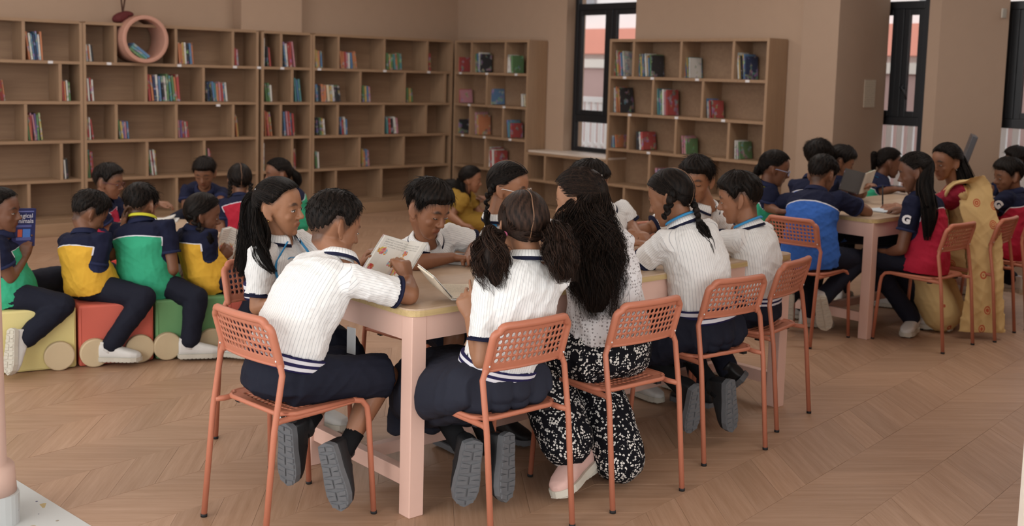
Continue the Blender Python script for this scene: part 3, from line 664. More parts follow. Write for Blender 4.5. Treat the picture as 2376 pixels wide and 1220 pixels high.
# ------------------------------------------------------------------ people
def unmod(me_name, mb, vox, it=3, fac=.5):
    me = mb.mesh(me_name); ob = bpy.data.objects.new('tmp', me); COL.objects.link(ob)
    m = ob.modifiers.new('r', 'REMESH'); m.mode = 'VOXEL'; m.voxel_size = vox; m.use_smooth_shade = True
    if it:
        s = ob.modifiers.new('s', 'SMOOTH'); s.factor = fac; s.iterations = it
    dg = bpy.context.evaluated_depsgraph_get(); out = bpy.data.meshes.new_from_object(ob.evaluated_get(dg)); out.name = me_name
    bpy.data.objects.remove(ob); bpy.data.meshes.remove(me)
    return out
def verts(me): a = np.empty(len(me.vertices)*3, np.float32); me.vertices.foreach_get('co', a); return a.reshape(-1, 3).astype(float)
def norms(me): a = np.empty(len(me.vertices)*3, np.float32); me.vertex_normals.foreach_get('vector', a); return a.reshape(-1, 3).astype(float)
def setv(me, V): me.vertices.foreach_set('co', V.astype(np.float32).ravel()); me.update()
def fattr(me, nm, arr): me.attributes.new(nm, 'FLOAT', 'POINT').data.foreach_set('value', np.asarray(arr, np.float32))
def seg(Pt, a, b):
    ab = b-a; t = np.clip(((Pt-a) @ ab)/np.dot(ab, ab), 0, 1); q = a+t[:, None]*ab; return np.linalg.norm(Pt-q, axis=1), t
def folds(V, amp, seed, scale=1., dirs=None):
    """cloth creases: ridged, warped waves; returns a height per vertex"""
    g = np.random.default_rng(seed); h = np.zeros(len(V))
    for i in range(6):
        k = g.normal(size=3); k /= np.linalg.norm(k); k2 = g.normal(size=3)*16*scale
        w = V @ (k*g.uniform(18, 46)*scale)+1.6*np.sin(V @ k2+g.uniform(0, 6))+g.uniform(0, 6)
        h += (1-np.abs(np.sin(w)))**2.2*g.uniform(.5, 1)-.3
    return h*amp/2.5
def ss(a, b, x): t = np.clip((x-a)/(b-a), 0, 1); return t*t*(3-2*t)
# --- skin, cloth and hair materials
def skin(col):
    key = 'skin'+col
    if key in MC: return MC[key]
    t = NT('skin'); c = lin(col); g_ = sum(c)/3; c = tuple((x*.92+g_*.08)*.80 for x in c); n = t.noise(t.coord(), 55, 3)
    b = t.mix(n, tuple(x*.93 for x in c), tuple(x*1.06 for x in c))
    b = t.mix(t.math('MULTIPLY', t.attr('lip'), .75), b, tuple(x*y for x, y in zip(c, (.78, .50, .52))))
    b = t.mix(t.math('MULTIPLY', t.attr('brow'), .85), b, lin('#1b1512'))
    t.bump(t.noise(t.coord(), 240, 2), .06, .002)
    t.b.inputs['Subsurface Weight'].default_value = .0
    MC[key] = t.base(b, .48, .4); return MC[key]
def cloth_plain(col, rough=.85, name='cloth'): return plain(col, rough, .15, .05, 180, .12, name)
def striped(name='striped_shirt'):
    if name in MC: return MC[name]
    t = NT(name); su = t.attr('su')
    f = t.math('FRACT', t.math('MULTIPLY', su, 1/.0105)); line = t.math('LESS_THAN', f, .115)
    c = t.mix(t.math('MULTIPLY', line, .5), lin('#e9e8e6'), lin('#5d6274'))
    c = t.mix(t.math('GREATER_THAN', t.attr('cuff'), .5), c, lin('#1e2036'))
    t.bump(t.noise(t.coord(), 320, 2), .1, .002)
    MC[name] = t.base(c, .8, .15); return MC[name]
def polo_mat(col):
    key = 'polo'+col
    if key in MC: return MC[key]
    t = NT('polo_cloth'); tv = t.attr('tv'); part = t.attr('part'); sl = t.attr('sl')
    edge = t.math('SUBTRACT', tv, t.math('SUBTRACT', .70, t.math('MULTIPLY', t.math('MULTIPLY', sl, sl), .06)))
    slv = t.math('SUBTRACT', part, .5)
    navy = t.math('MAXIMUM', t.math('GREATER_THAN', edge, 0.), t.math('GREATER_THAN', slv, 0.))
    c = t.mix(navy, lin(col), lin('#1b1e33'))
    pipe = t.math('MAXIMUM', t.math('MULTIPLY', t.math('LESS_THAN', t.math('ABSOLUTE', edge), .0085), t.math('LESS_THAN', part, .5)), t.math('MULTIPLY', t.math('LESS_THAN', t.math('ABSOLUTE', slv), .11), t.math('MULTIPLY', t.math('LESS_THAN', edge, .0), t.math('GREATER_THAN', tv, .5))))
    c = t.mix(pipe, c, lin('#d5d5dc'))
    c = t.mix(t.math('GREATER_THAN', t.attr('cuff'), .5), c, lin('#262b47'))
    t.bump(t.noise(t.coord(), 400, 2), .15, .002)
    MC[key] = t.base(c, .85, .15); return MC[key]
def hair_mat(col='#0c0a09', hi='#2b221d'):
    key = 'hair'+col
    if key in MC: return MC[key]
    t = NT('black_hair'); n = t.noise(t.coord('Object', (1, 1, .35)), 90, 4, .7)
    v = t.math('ADD', t.math('MULTIPLY', n, .5), t.math('MULTIPLY', t.attr('hv'), .5))
    c = t.ramp(v, [(.35, lin(col)), (.85, lin(hi))]); t.bump(n, .25, .004)
    MC[key] = t.base(c, .52, .11); return MC[key]
m_navy = cloth_plain('#1d1f2b', .8, 'dark_navy_twill'); m_blacksock = cloth_plain('#141416', .9, 'black_sock')
m_shoe = plain('#1d1d1f', .5, .35, .1, 40, .2, 'black_leather'); m_sole = plain('#68696c', .75, .2, .12, 40, .15, 'grey_rubber')
m_wshoe = plain('#d2d0cc', .6, .3, .05, 40, .15, 'white_trainer'); m_wsole = plain('#c4beb1', .7, .2, .06, 40, .1, 'off_white_rubber')
m_pshoe = plain('#cfa9a0', .7, .2, .05, 60, .15, 'pink_knit')
m_eye = plain('#d8d2cb', .25, .5, .02, 30, 0, 'eye_white'); m_iris = plain('#1c120d', .15, .6, .02, 30, 0, 'dark_iris')
m_collar = striped(); m_blue = cloth_plain('#3f8fc4', .7, 'blue_ribbon'); m_yel = cloth_plain('#c9c43a', .7, 'yellow_ribbon')
# --- shoes: upper and sole share their data between pairs
SHOE = {}
def shoe_mesh(kind):
    if kind in SHOE: return SHOE[kind]
    xs = [-.058, -.052, -.02, .03, .08, .12, .15, .168]; hw = [.018, .030, .034, .035, .042, .043, .034, .012]
    q = MB(); C = []; AX = []; BX = []
    top = [.05, .062, .062, .052, .034, .022, .012, .0]
    for x, w, h in zip(xs, hw, top):
        C.append((x, 0, -.05+h/2)); AX.append((0, w, 0)); BX.append((0, 0, .012+h/2))
    q.loft(C, AX, BX, 16, .75)
    q.loft([(-.012, 0, -.02), (-.012, 0, .012), (-.014, 0, .034)], [(0, .031, 0), (0, .033, 0), (0, .035, 0)], [(.042, 0, 0), (.042, 0, 0), (.043, 0, 0)], 16)
    if kind != 'slip':
        for x in (.045, .075): q.box((x, 0, -.008-(x-.03)*.25), (.011, .036, .006), ax=[A(.97, 0, -.25), A(0, 1, 0), A(.25, 0, .97)])
    up = unmod('shoe', q, .0045, 3)
    s = MB(); out = []
    for x, w in zip(xs, hw): out.append((x, w+.004))
    poly = [(x, w) for x, w in out]+[(.175, 0)]+[(x, -w) for x, w in out[::-1]]+[(-.064, 0)]
    s.prism(poly, -.074, -.052)
    w_at = lambda x: np.interp(x, xs, hw)
    for k, x in enumerate(np.arange(-.05, .162, .0215)):
        w = w_at(x+.008)-.001
        for sy in (-1, 1):
            sk = .006 if k % 2 else -.002
            s.add([(x+sk, sy*.003, -.0735), (x+.016+sk, sy*.003, -.0735), (x+.016, sy*w, -.0735), (x, sy*w, -.0735), (x+sk+.001, sy*.004, -.079), (x+.015+sk, sy*.004, -.079), (x+.015, sy*(w-.001), -.079), (x+.001, sy*(w-.001), -.079)],
                  [[0, 1, 5, 4], [1, 2, 6, 5], [2, 3, 7, 6], [3, 0, 4, 7], [4, 5, 6, 7]])
    so = s.mesh('sole'); SHOE[kind] = (up, so); return SHOE[kind]
def put_shoe(root, O, ankle, toe, soledir, kind, mats, s=1.):
    """ankle joint, toe direction, direction the sole faces"""
    up, so = shoe_mesh(kind); x = nz(toe); z = -nz(soledir); z = nz(z-x*np.dot(x, z)); y = np.cross(z, x)
    M_ = Matrix(((x[0]*s, y[0]*s, z[0]*s, ankle[0]-O[0]), (x[1]*s, y[1]*s, z[1]*s, ankle[1]-O[1]), (x[2]*s, y[2]*s, z[2]*s, ankle[2]-O[2]), (0, 0, 0, 1)))
    um = up.copy() if up.materials and up.materials[0] != mats[0] else up
    if not um.materials: um.materials.append(mats[0])
    elif um.materials[0] != mats[0]: um.materials[0] = mats[0]
    sm = so.copy() if so.materials and so.materials[0] != mats[1] else so
    if not sm.materials: sm.materials.append(mats[1])
    elif sm.materials[0] != mats[1]: sm.materials[0] = mats[1]
    a = link('shoe', um, None, root); a.matrix_local = M_; b_ = link('sole', sm, None, a); return a
# --- hands
def hand(mb, W, d, nrm, side, s=1., curl=(25, 30, 20), fcurl=None, spread=5, thumb=(35, 25), thumbdir=.6):
    """W wrist, d finger direction, nrm palm-facing direction, side +1 left / -1 right; fcurl: per-finger curl override"""
    d = nz(d); nrm = nz(nrm-d*np.dot(nrm, d)); lat = np.cross(d, nrm)*side       # lat points to the thumb side
    lat = -lat
    C = [W-d*.012*s, W+d*.012*s, W+d*.04*s, W+d*.07*s, W+d*.078*s]; hw = A(.021, .024, .034, .036, .030)*s; th = A(.016, .016, .0155, .0125, .009)*s
    mb.loft(C, [lat*w for w in hw], [nrm*t for t in th], 14, .8)
    offs = [.026, .0088, -.0088, -.025]; lens = [.064, .072, .067, .052]; rad = [.0086, .0088, .0085, .0075]
    for i in range(4):
        o = W+d*(.07-.004*abs(i-1))*s+lat*offs[i]*s; cu = (fcurl or {}).get(i, curl)
        sp = R(spread)*(1.5-i); dd = nz(d*cos(sp)+lat*sin(sp)); nn = nrm
        pts = [o-d*.014*s, o]; rr = [rad[i]*1.05, rad[i]*1.08]
        for k, fr in enumerate((.46, .3, .24)):
            a = R(cu[k]); dd, nn = nz(dd*cos(a)+nn*sin(a)), nz(nn*cos(a)-dd*sin(a)); o = o+dd*lens[i]*fr*s; pts.append(o); rr.append(rad[i]*(1-.1*(k+1)))
        mb.tube(pts, A(*rr)*s, 9, True, True)
    o = W+d*.016*s+lat*.018*s+nrm*.004*s; a = R(thumb[0]); dd = nz(d*cos(a)+lat*sin(a)+nrm*thumbdir); pts = [o, o+dd*.034*s]
    b2 = R(thumb[1]); dd = nz(dd*cos(b2)+d*sin(b2)*.8-lat*sin(b2)*.35); pts.append(pts[-1]+dd*.027*s); dd = nz(dd+.25*d); pts.append(pts[-1]+dd*.02*s)
    mb.tube(pts, A(.0125, .0112, .0098, .008)*s, 9, True, True)
def ik(S, W, a, b, pole):
    v = W-S; L = np.linalg.norm(v); L2 = min(L, (a+b)*.998); u = v/L; k = L/L2 if L > L2 else 1.
    a, b = a*k, b*k; L = max(L, abs(a-b)*1.01); x = (a*a-b*b+L*L)/(2*L); h = math.sqrt(max(a*a-x*x, 1e-8)); p = nz(pole-u*np.dot(pole, u)); return S+u*x+p*h
# --- head
def head_axes(yaw, pitch, roll=0.):
    f = A(cos(R(yaw))*cos(R(pitch)), sin(R(yaw))*cos(R(pitch)), -sin(R(pitch))); l = nz(np.cross(A(0, 0, 1), f)); u = np.cross(f, l)
    c_, s_ = cos(R(roll)), sin(R(roll)); return l*c_+u*s_, f, u*c_-l*s_
def add_head(mb, c, ax, s, nb):
    l, f, u = [np.asarray(v) for v in ax]; Lc = lambda a, b, d: c+(l*a+f*b+u*d)*s
    E = lambda a, b, d, rl, rf, ru: mb.ell(Lc(a, b, d), [l*rl*s, f*rf*s, u*ru*s], 20, 13)
    E(0, -.008, .03, .0745, .095, .088)
    us = [.075, .05, .02, .0, -.02, -.04, -.06, -.078, -.092, -.101]; w = [.055, .062, .064, .0635, .0625, .058, .0505, .041, .029, .014]
    fr = [.072, .080, .0815, .0795, .0795, .079, .077, .074, .071, .062]; bk = [-.02, -.02, -.02, -.02, -.02, -.012, .004, .018, .030, .040]
    mb.loft([Lc(0, (a+b)/2, d) for a, b, d in zip(fr, bk, us)], [l*x*s for x in w], [f*(a-b)/2*s for a, b in zip(fr, bk)], 24, .9)
    # brow, cheeks, nose, lips, chin, eyelids, ears
    for sg in (-1, 1):
        E(sg*.028, .070, .026, .020, .0125, .0075); E(sg*.036, .058, -.022, .020, .017, .020)
        E(sg*.030, .0665, .006, .0165, .0135, .0115)
        E(sg*.0105, .088, -.027, .0075, .0085, .0065)
        e = Lc(sg*.0725, -.004, -.004); fl = nz(l*sg*.5-f*.75); up = nz(u*.97-f*.25); n_ = nz(np.cross(fl, up))
        mb.ell(e+fl*.009*s, [fl*.019*s, n_*.0055*s, up*.034*s], 14, 9); mb.ell(e+fl*.003*s-up*.026*s, [fl*.011*s, n_*.006*s, up*.012*s], 10, 7)
    mb.tube([Lc(0, .076, .016), Lc(0, .088, -.006), Lc(0, .0975, -.021)], A(.0075, .0085, .0105)*s, 10, True, True)
    E(0, .0798, -.0495, .020, .0078, .0060); E(0, .0780, -.0585, .017, .0076, .0064); E(0, .067, -.088, .017, .012, .012)
    # neck
    mb.tube([nb-nz(c-nb)*.03, nb+(c-nb)*.25-f*.004, c-u*.045*s-f*.022*s, c+u*.0*s-f*.018*s], A(.052, .046, .046, .05)*s, 16)
def paint_head(me, V, c, ax, s, kind='girl'):
    l, f, u = ax; d = (V-c)/s; x, y, z = d @ l, d @ f, d @ u
    lip = np.maximum(1-((x/.022)**2+((z+.0495)/.0062)**2), 1-((x/.019)**2+((z+.0585)/.0066)**2)); lip = np.clip(lip*2.5, 0, 1)*(y > .06)
    bx = np.abs(x)-.030; bz = z-.031+.35*bx*bx/.02+.06*np.abs(bx)
    br = np.clip(1.6*(1-np.sqrt((bx/.021)**2+(bz/.0064)**2))+.3, 0, 1)*(y > .045)
    D_ = np.stack([x, y+.008, z-.03], 1); rr = np.linalg.norm(D_, axis=1); el = np.degrees(np.arcsin(np.clip(D_[:, 2]/(rr+1e-9), -1, 1))); az = np.degrees(np.arctan2(D_[:, 0], D_[:, 1])); hl = hairline(kind)(az); w_ = 16 if kind != 'girl' else 5
    fade = ss(0, 1, (el-hl+w_)/(w_+3))*(rr < .135)*(np.abs(x) < .0765); br = np.maximum(br, fade*(.8 if kind != 'girl' else .6))
    fattr(me, 'lip', lip); fattr(me, 'brow', br)
def add_eyes(root, O, c, ax, s, lid=.6, look=0.):
    """eyes under lids; lid 0 open .. 1 closed"""
    l, f, u = ax; Lc = lambda a, b, d: c+(l*a+f*b+u*d)*s-O
    for sg in (-1, 1):
        q = MB(); e = Lc(sg*.030, .0685, .004)
        if lid < .9:
            h = .0070*(1-lid*.75)
            q.ell(e+f*.0048*s-u*.002*lid*s, [l*.0135*s, f*.0085*s, u*h*s], 14, 7, m=0)
            q.ell(e+(f*.0105+l*look*.005-u*.002*lid)*s, [l*.0052*s, f*.0036*s, u*min(.0055, h*.96)*s], 10, 5, m=1)
        q.tube([e+(l*a+f*(.0125-.42*a*a/.0145)+u*((.0068-.011*lid)*(1-(a/.0155)**2)))*s for a in np.linspace(-.0145, .0145, 7)], .0016*s, 6, m=1)
        q.build('eye', [m_eye, m_iris], root, smooth=True)
# --- hair
def hairline(kind):
    if kind == 'boy': pts = [(0, 27), (28, 27), (48, 20), (60, 4), (72, -22), (84, -16), (94, 0), (112, -2), (122, -30), (140, -54), (180, -60)]
    elif kind == 'fringe': pts = [(0, 20), (30, 17), (48, 13), (60, 0), (72, -24), (84, -16), (94, 0), (112, -2), (122, -30), (140, -54), (180, -60)]
    else: pts = [(0, 36), (30, 34), (50, 26), (66, 10), (80, -6), (90, 2), (100, 2), (112, -4), (124, -32), (150, -54), (180, -56)]
    x, y = zip(*pts); return lambda az: np.interp(np.abs(az), x, y)
def hair_cap(mb, c, ax, s, kind='boy', thick=.014, seed=0, part=False, rough=.0022, tight=False):
    l, f, u = ax; na, ne = 96, 26; hl = hairline(kind); g = np.random.default_rng(seed)
    az = np.linspace(-180, 180, na, endpoint=False); tt = np.linspace(0, 1, ne)
    H = hl(az)+g.normal(size=na)*(.7 if kind != 'girl' else .8)
    el = H[None]+(90-H[None])*tt[:, None]; AZ = np.broadcast_to(az[None], el.shape)
    e, a = np.radians(el), np.radians(AZ); dx, dy, dz = np.cos(e)*np.sin(a), np.cos(e)*np.cos(a), np.sin(e)
    rx, ry_, rz = .0745, .095, .088
    r0 = 1/np.sqrt((dx/rx)**2+(dy/ry_)**2+(dz/rz)**2)
    face = np.clip(np.cos(a), 0, 1)*ss(35, 5, el)*.004
    prof = ss(0, .22, tt)[:, None]; T = np.full_like(el, thick)
    if kind in ('boy', 'fringe'): T = thick*(.10+.90*ss(-38, 32, el))+.004*np.clip(np.cos(a), 0, 1)*ss(10, 40, el)*(1.6 if kind == 'fringe' else 1)
    w = np.sin(a*23+3*np.sin(e*5+seed))+.7*np.sin(a*41-e*9+seed)+.5*np.sin(a*67+e*13)
    r = r0-.005*(1-prof)+T*prof+face+w*rough*prof*.5
    if part: r -= .006*np.exp(-(dx/.045)**2)*ss(-.4, -.1, dy*-1+.2)*ss(20, 45, np.abs(el) if False else el+20)
    V = c+((dx*r)[..., None]*l+(dy*r-.008)[..., None]*f+(dz*r+.03)[..., None]*u)*s
    j = np.arange(na); j2 = (j+1) % na; Q = np.concatenate([np.stack([i*na+j2, i*na+j, (i+1)*na+j, (i+1)*na+j2], -1) for i in range(ne-1)])
    mb.add(V.reshape(-1, 3), Q); mb.vcol2('hv', np.clip(.5+.22*w, 0, 1).ravel())
def _vc(s, name, vals): s.attr.setdefault(name, []).append((s.n-len(vals), np.asarray(vals, float)))
MB.vcol2 = _vc
def strands(mb, paths, r0, taper=.8, n=4, g=None):
    """paths (k,m,3) -> thin tapered tubes, vectorised"""
    paths = np.asarray(paths, float); k, m, _ = paths.shape; r0 = np.broadcast_to(r0, (k,))
    t = np.gradient(paths, axis=1); t /= np.linalg.norm(t, axis=2, keepdims=True)+1e-9
    ref = np.where(np.abs(t[..., 2:3]) < .9, A(0, 0, 1), A(1, 0, 0)); a = np.cross(ref, t); a /= np.linalg.norm(a, axis=2, keepdims=True)+1e-9; b = np.cross(t, a)
    rr = r0[:, None]*(1-taper*np.linspace(0, 1, m)[None]**2.2); ang = np.linspace(0, 2*pi, n, endpoint=False)
    V = paths[:, :, None]+(a[:, :, None]*np.cos(ang)[None, None, :, None]+b[:, :, None]*np.sin(ang)[None, None, :, None])*rr[:, :, None, None]
    base = (np.arange(k)*m*n)[:, None, None]; i = (np.arange(m-1)*n)[None, :, None]; j = np.arange(n)[None, None]; j2 = (j+1) % n
    Q = np.stack([base+i+j, base+i+j2, base+i+n+j2, base+i+n+j], -1).reshape(-1, 4)
    mb.add(V.reshape(-1, 3), Q); hv = (g or np.random.default_rng(1)).uniform(0, 1, k); mb.vcol2('hv', np.repeat(hv, m*n))
def short_strands(mb, c, ax, s, kind, n, length, seed, lift=.35, thick=.012):
    l, f, u = ax; g = np.random.default_rng(seed); hl = hairline(kind)
    az = g.uniform(-180, 180, n*3); el = np.degrees(np.arcsin(g.uniform(-.7, 1, n*3))); ok = el > hl(az)+(13 if kind != 'girl' else 4); az, el = az[ok][:n], el[ok][:n]; n = len(az)
    e, a = np.radians(el), np.radians(az); D = np.stack([np.cos(e)*np.sin(a), np.cos(e)*np.cos(a), np.sin(e)], 1)
    r = 1/np.sqrt((D[:, 0]/.0745)**2+(D[:, 1]/.095)**2+(D[:, 2]/.088)**2)+thick*(.10+.86*ss(-38, 32, el))-.002
    # flow away from a crown whorl (back of the top)
    wh = nz(A(.15, -.45, .9)); fl = D-wh*1.0; fl -= D*(fl*D).sum(1)[:, None]; fl /= np.linalg.norm(fl, axis=1)[:, None]+1e-9
    fl += g.normal(size=(n, 3))*.28; L = length*g.uniform(.6, 1.2, n)*(.22+.78*ss(-35, 30, el)); m = 4; t = np.linspace(0, 1, m)
    up = lift*g.uniform(.3, 1, n)
    pts = (D*r[:, None])[:, None]+fl[:, None]*(L[:, None]*t[None])[..., None]+D[:, None]*(L[:, None]*(up[:, None]*t[None]-.55*t[None]**2*up[:, None]-.25*t[None]**2))[..., None]
    W = c+(pts[..., 0:1]*l+(pts[..., 1:2]-.008)*f+(pts[..., 2:3]+.03)*u)*s
    strands(mb, W, .0011*s, .85, 3, g)
def spline(pts, m):
    pts = np.asarray(pts, float); k = len(pts); x = np.linspace(0, k-1, m); P0 = np.vstack([2*pts[0]-pts[1], pts, 2*pts[-1]-pts[-2]]); out = []
    for v in x:
        i = min(int(v), k-2); t = v-i; a, b, c, d = P0[i:i+4]; out.append(.5*((2*b)+(-a+c)*t+(2*a-5*b+4*c-d)*t*t+(-a+3*b-3*c+d)*t**3))
    return np.array(out)
def tail(mb, guide, prof, n, seed, wave=.004, wl=9., r=.0016, m=22, core=True, flat=1., latdir=None, frizz=.0):
    """bundle of strands along a guide; prof = radius along it"""
    g = np.random.default_rng(seed); G = spline(guide, m); t = np.gradient(G, axis=0); t /= np.linalg.norm(t, axis=1)[:, None]
    ref = A(0, 0, 1) if latdir is None else np.asarray(latdir, float); pr = np.interp(np.linspace(0, 1, m), np.linspace(0, 1, len(prof)), prof)
    a = np.zeros_like(G); p = nz(np.cross(t[0], A(.3, .8, .5))) if latdir is None else ref
    for i in range(m): p = nz(p-t[i]*np.dot(p, t[i])); a[i] = p
    b = np.cross(t, a)
    if core:
        mb.loft(G[:-1], a[:-1]*(pr[:-1]*.74)[:, None], b[:-1]*(pr[:-1]*.74*flat)[:, None], 12); mb.vcol2('hv', np.full(12*(m-1)+2, .3))
    nc = max(6, n//16); cl = g.integers(0, nc, n); c_th = g.uniform(0, 2*pi, nc); c_ph = g.uniform(0, 6.28, nc); c_p2 = g.uniform(0, 6.28, nc); c_wl = g.uniform(.8, 1.2, nc)
    th = c_th[cl]+g.normal(size=n)*.16; rho = np.sqrt(g.uniform(.4, 1, nc))[cl]+g.normal(size=n)*.07; rho = np.clip(rho, .3, 1.08); lenf = g.uniform(.88, 1.03, nc)[cl]+g.normal(size=n)*.02; ph = c_ph[cl]+g.normal(size=n)*.25; ph2 = c_p2[cl]+g.normal(size=n)*.25; wl = (wl*c_wl[cl])[:, None]
    s = np.linspace(0, 1, m); idx = np.clip(s[None]*lenf[:, None]*(m-1), 0, m-1); i0 = np.clip(idx.astype(int), 0, m-2); fr = (idx-i0)[..., None]
    Gi = G[i0]*(1-fr)+G[i0+1]*fr; Ai = a[i0]; Bi = b[i0]; pi_ = pr[i0]*(1-fr[..., 0])+pr[i0+1]*fr[..., 0]
    swirl = th[:, None]+.35*np.sin(s[None]*wl*.5+ph[:, None])
    wv = wave*np.sin(s[None]*wl+ph[:, None])*ss(.0, .25, s)[None]; wv2 = wave*np.sin(s[None]*wl*1.1+ph2[:, None])*ss(.0, .25, s)[None]
    fz = frizz*g.uniform(0, 1, n)[:, None]**3*s[None]
    off = rho[:, None]*pi_
    Pth = Gi+Ai*((off+fz)*np.cos(swirl)+wv)[..., None]+Bi*((off*flat+fz)*np.sin(swirl)+wv2)[..., None]
    strands(mb, Pth, r*g.uniform(.7, 1.3, n), .8, 4, g)
def braid(mb, guide, r, seed, turns=None):
    G = spline(guide, 60); L = np.sum(np.linalg.norm(np.diff(G, axis=0), axis=1)); t = np.gradient(G, axis=0); t /= np.linalg.norm(t, axis=1)[:, None]
    a = nz(np.cross(t[0], A(.2, .9, .3))); nseg = max(4, int(L/(r*.82)))
    for i in range(nseg):
        k = int(i/nseg*59); a = nz(a-t[k]*np.dot(a, t[k])); b = np.cross(t[k], a); sg = 1 if i % 2 else -1; rr = r*(1-.25*i/nseg)
        ax0 = nz(t[k]*.8+a*sg*-.6); mb.ell(G[k]+a*sg*rr*.40, [ax0*rr*1.2, nz(np.cross(ax0, b))*rr*.66, b*rr*.85], 10, 7); mb.vcol2('hv', np.full(72, .3+.4*(i % 3)/2))
def comb(mb, c, ax, s, target, n, seed, kind='girl', thick=.010, side=0, r=.0011):
    """strands combed over the skull from the hairline to a tie at head-local point `target`"""
    l, f, u = ax; g = np.random.default_rng(seed); hl = hairline(kind); rad = A(.0745, .095, .088)+thick
    az = g.uniform(-180, 180, n*2)
    if side: az = az[np.sign(np.sin(np.radians(az))) == side]
    az = az[:n]; el = hl(az)+g.uniform(0, 30, len(az)); e, a = np.radians(el), np.radians(az)
    D = np.stack([np.cos(e)*np.sin(a), np.cos(e)*np.cos(a), np.sin(e)], 1)
    if side: D[:, 0] = np.where(D[:, 0]*side < .004, .004*side, D[:, 0])
    T = nz(A(*target)-A(0, -.008, .03))+g.normal(size=(len(az), 3))*.05; T /= np.linalg.norm(T, axis=1)[:, None]
    m = 9; t = np.linspace(0, 1, m)[None, :, None]; Wd = D[:, None]*(1-t)+T[:, None]*t; Wd /= np.linalg.norm(Wd, axis=2, keepdims=True)
    # keep combed hair on the skull
    rr = 1/np.sqrt((Wd[..., 0]/rad[0])**2+(Wd[..., 1]/rad[1])**2+(Wd[..., 2]/rad[2])**2)+.0006
    pts = Wd*rr[..., None]
    W = c+(pts[..., 0:1]*l+(pts[..., 1:2]-.008)*f+(pts[..., 2:3]+.03)*u)*s
    strands(mb, W, r*s, .4, 3, g)
def mat_belt():
    if 'belt' in MC: return MC['belt']
    t = NT('striped_belt'); v = t.attr('bv'); k = t.math('GREATER_THAN', t.math('SINE', t.math('MULTIPLY', v, 2*pi*2.5)), .1)
    k = t.math('MULTIPLY', k, t.math('LESS_THAN', v, .9)); inv = t.math('SUBTRACT', t.math('SINE', t.math('MULTIPLY', v, 4*pi)), 0)
    w = t.math('GREATER_THAN', t.math('SINE', t.math('MULTIPLY_ADD', v, 4*pi, -pi/2)), -.05)
    MC['belt'] = t.base(t.mix(w, lin('#211f48'), lin('#d9d8de')), .7, .2); return MC['belt']
TOR = [(-.02, .142, .108), (.15, .142, .112), (.35, .140, .112), (.55, .147, .110), (.72, .152, .104), (.84, .142, .092), (.92, .108, .076), (.98, .066, .060), (1.02, .050, .05)]
TORP = [(-.17, .158, .130), (-.05, .164, .136), (.08, .160, .132)]+[w for w in TOR if w[0] > .3]
TORP[3:3] = [(.2, .150, .122)]
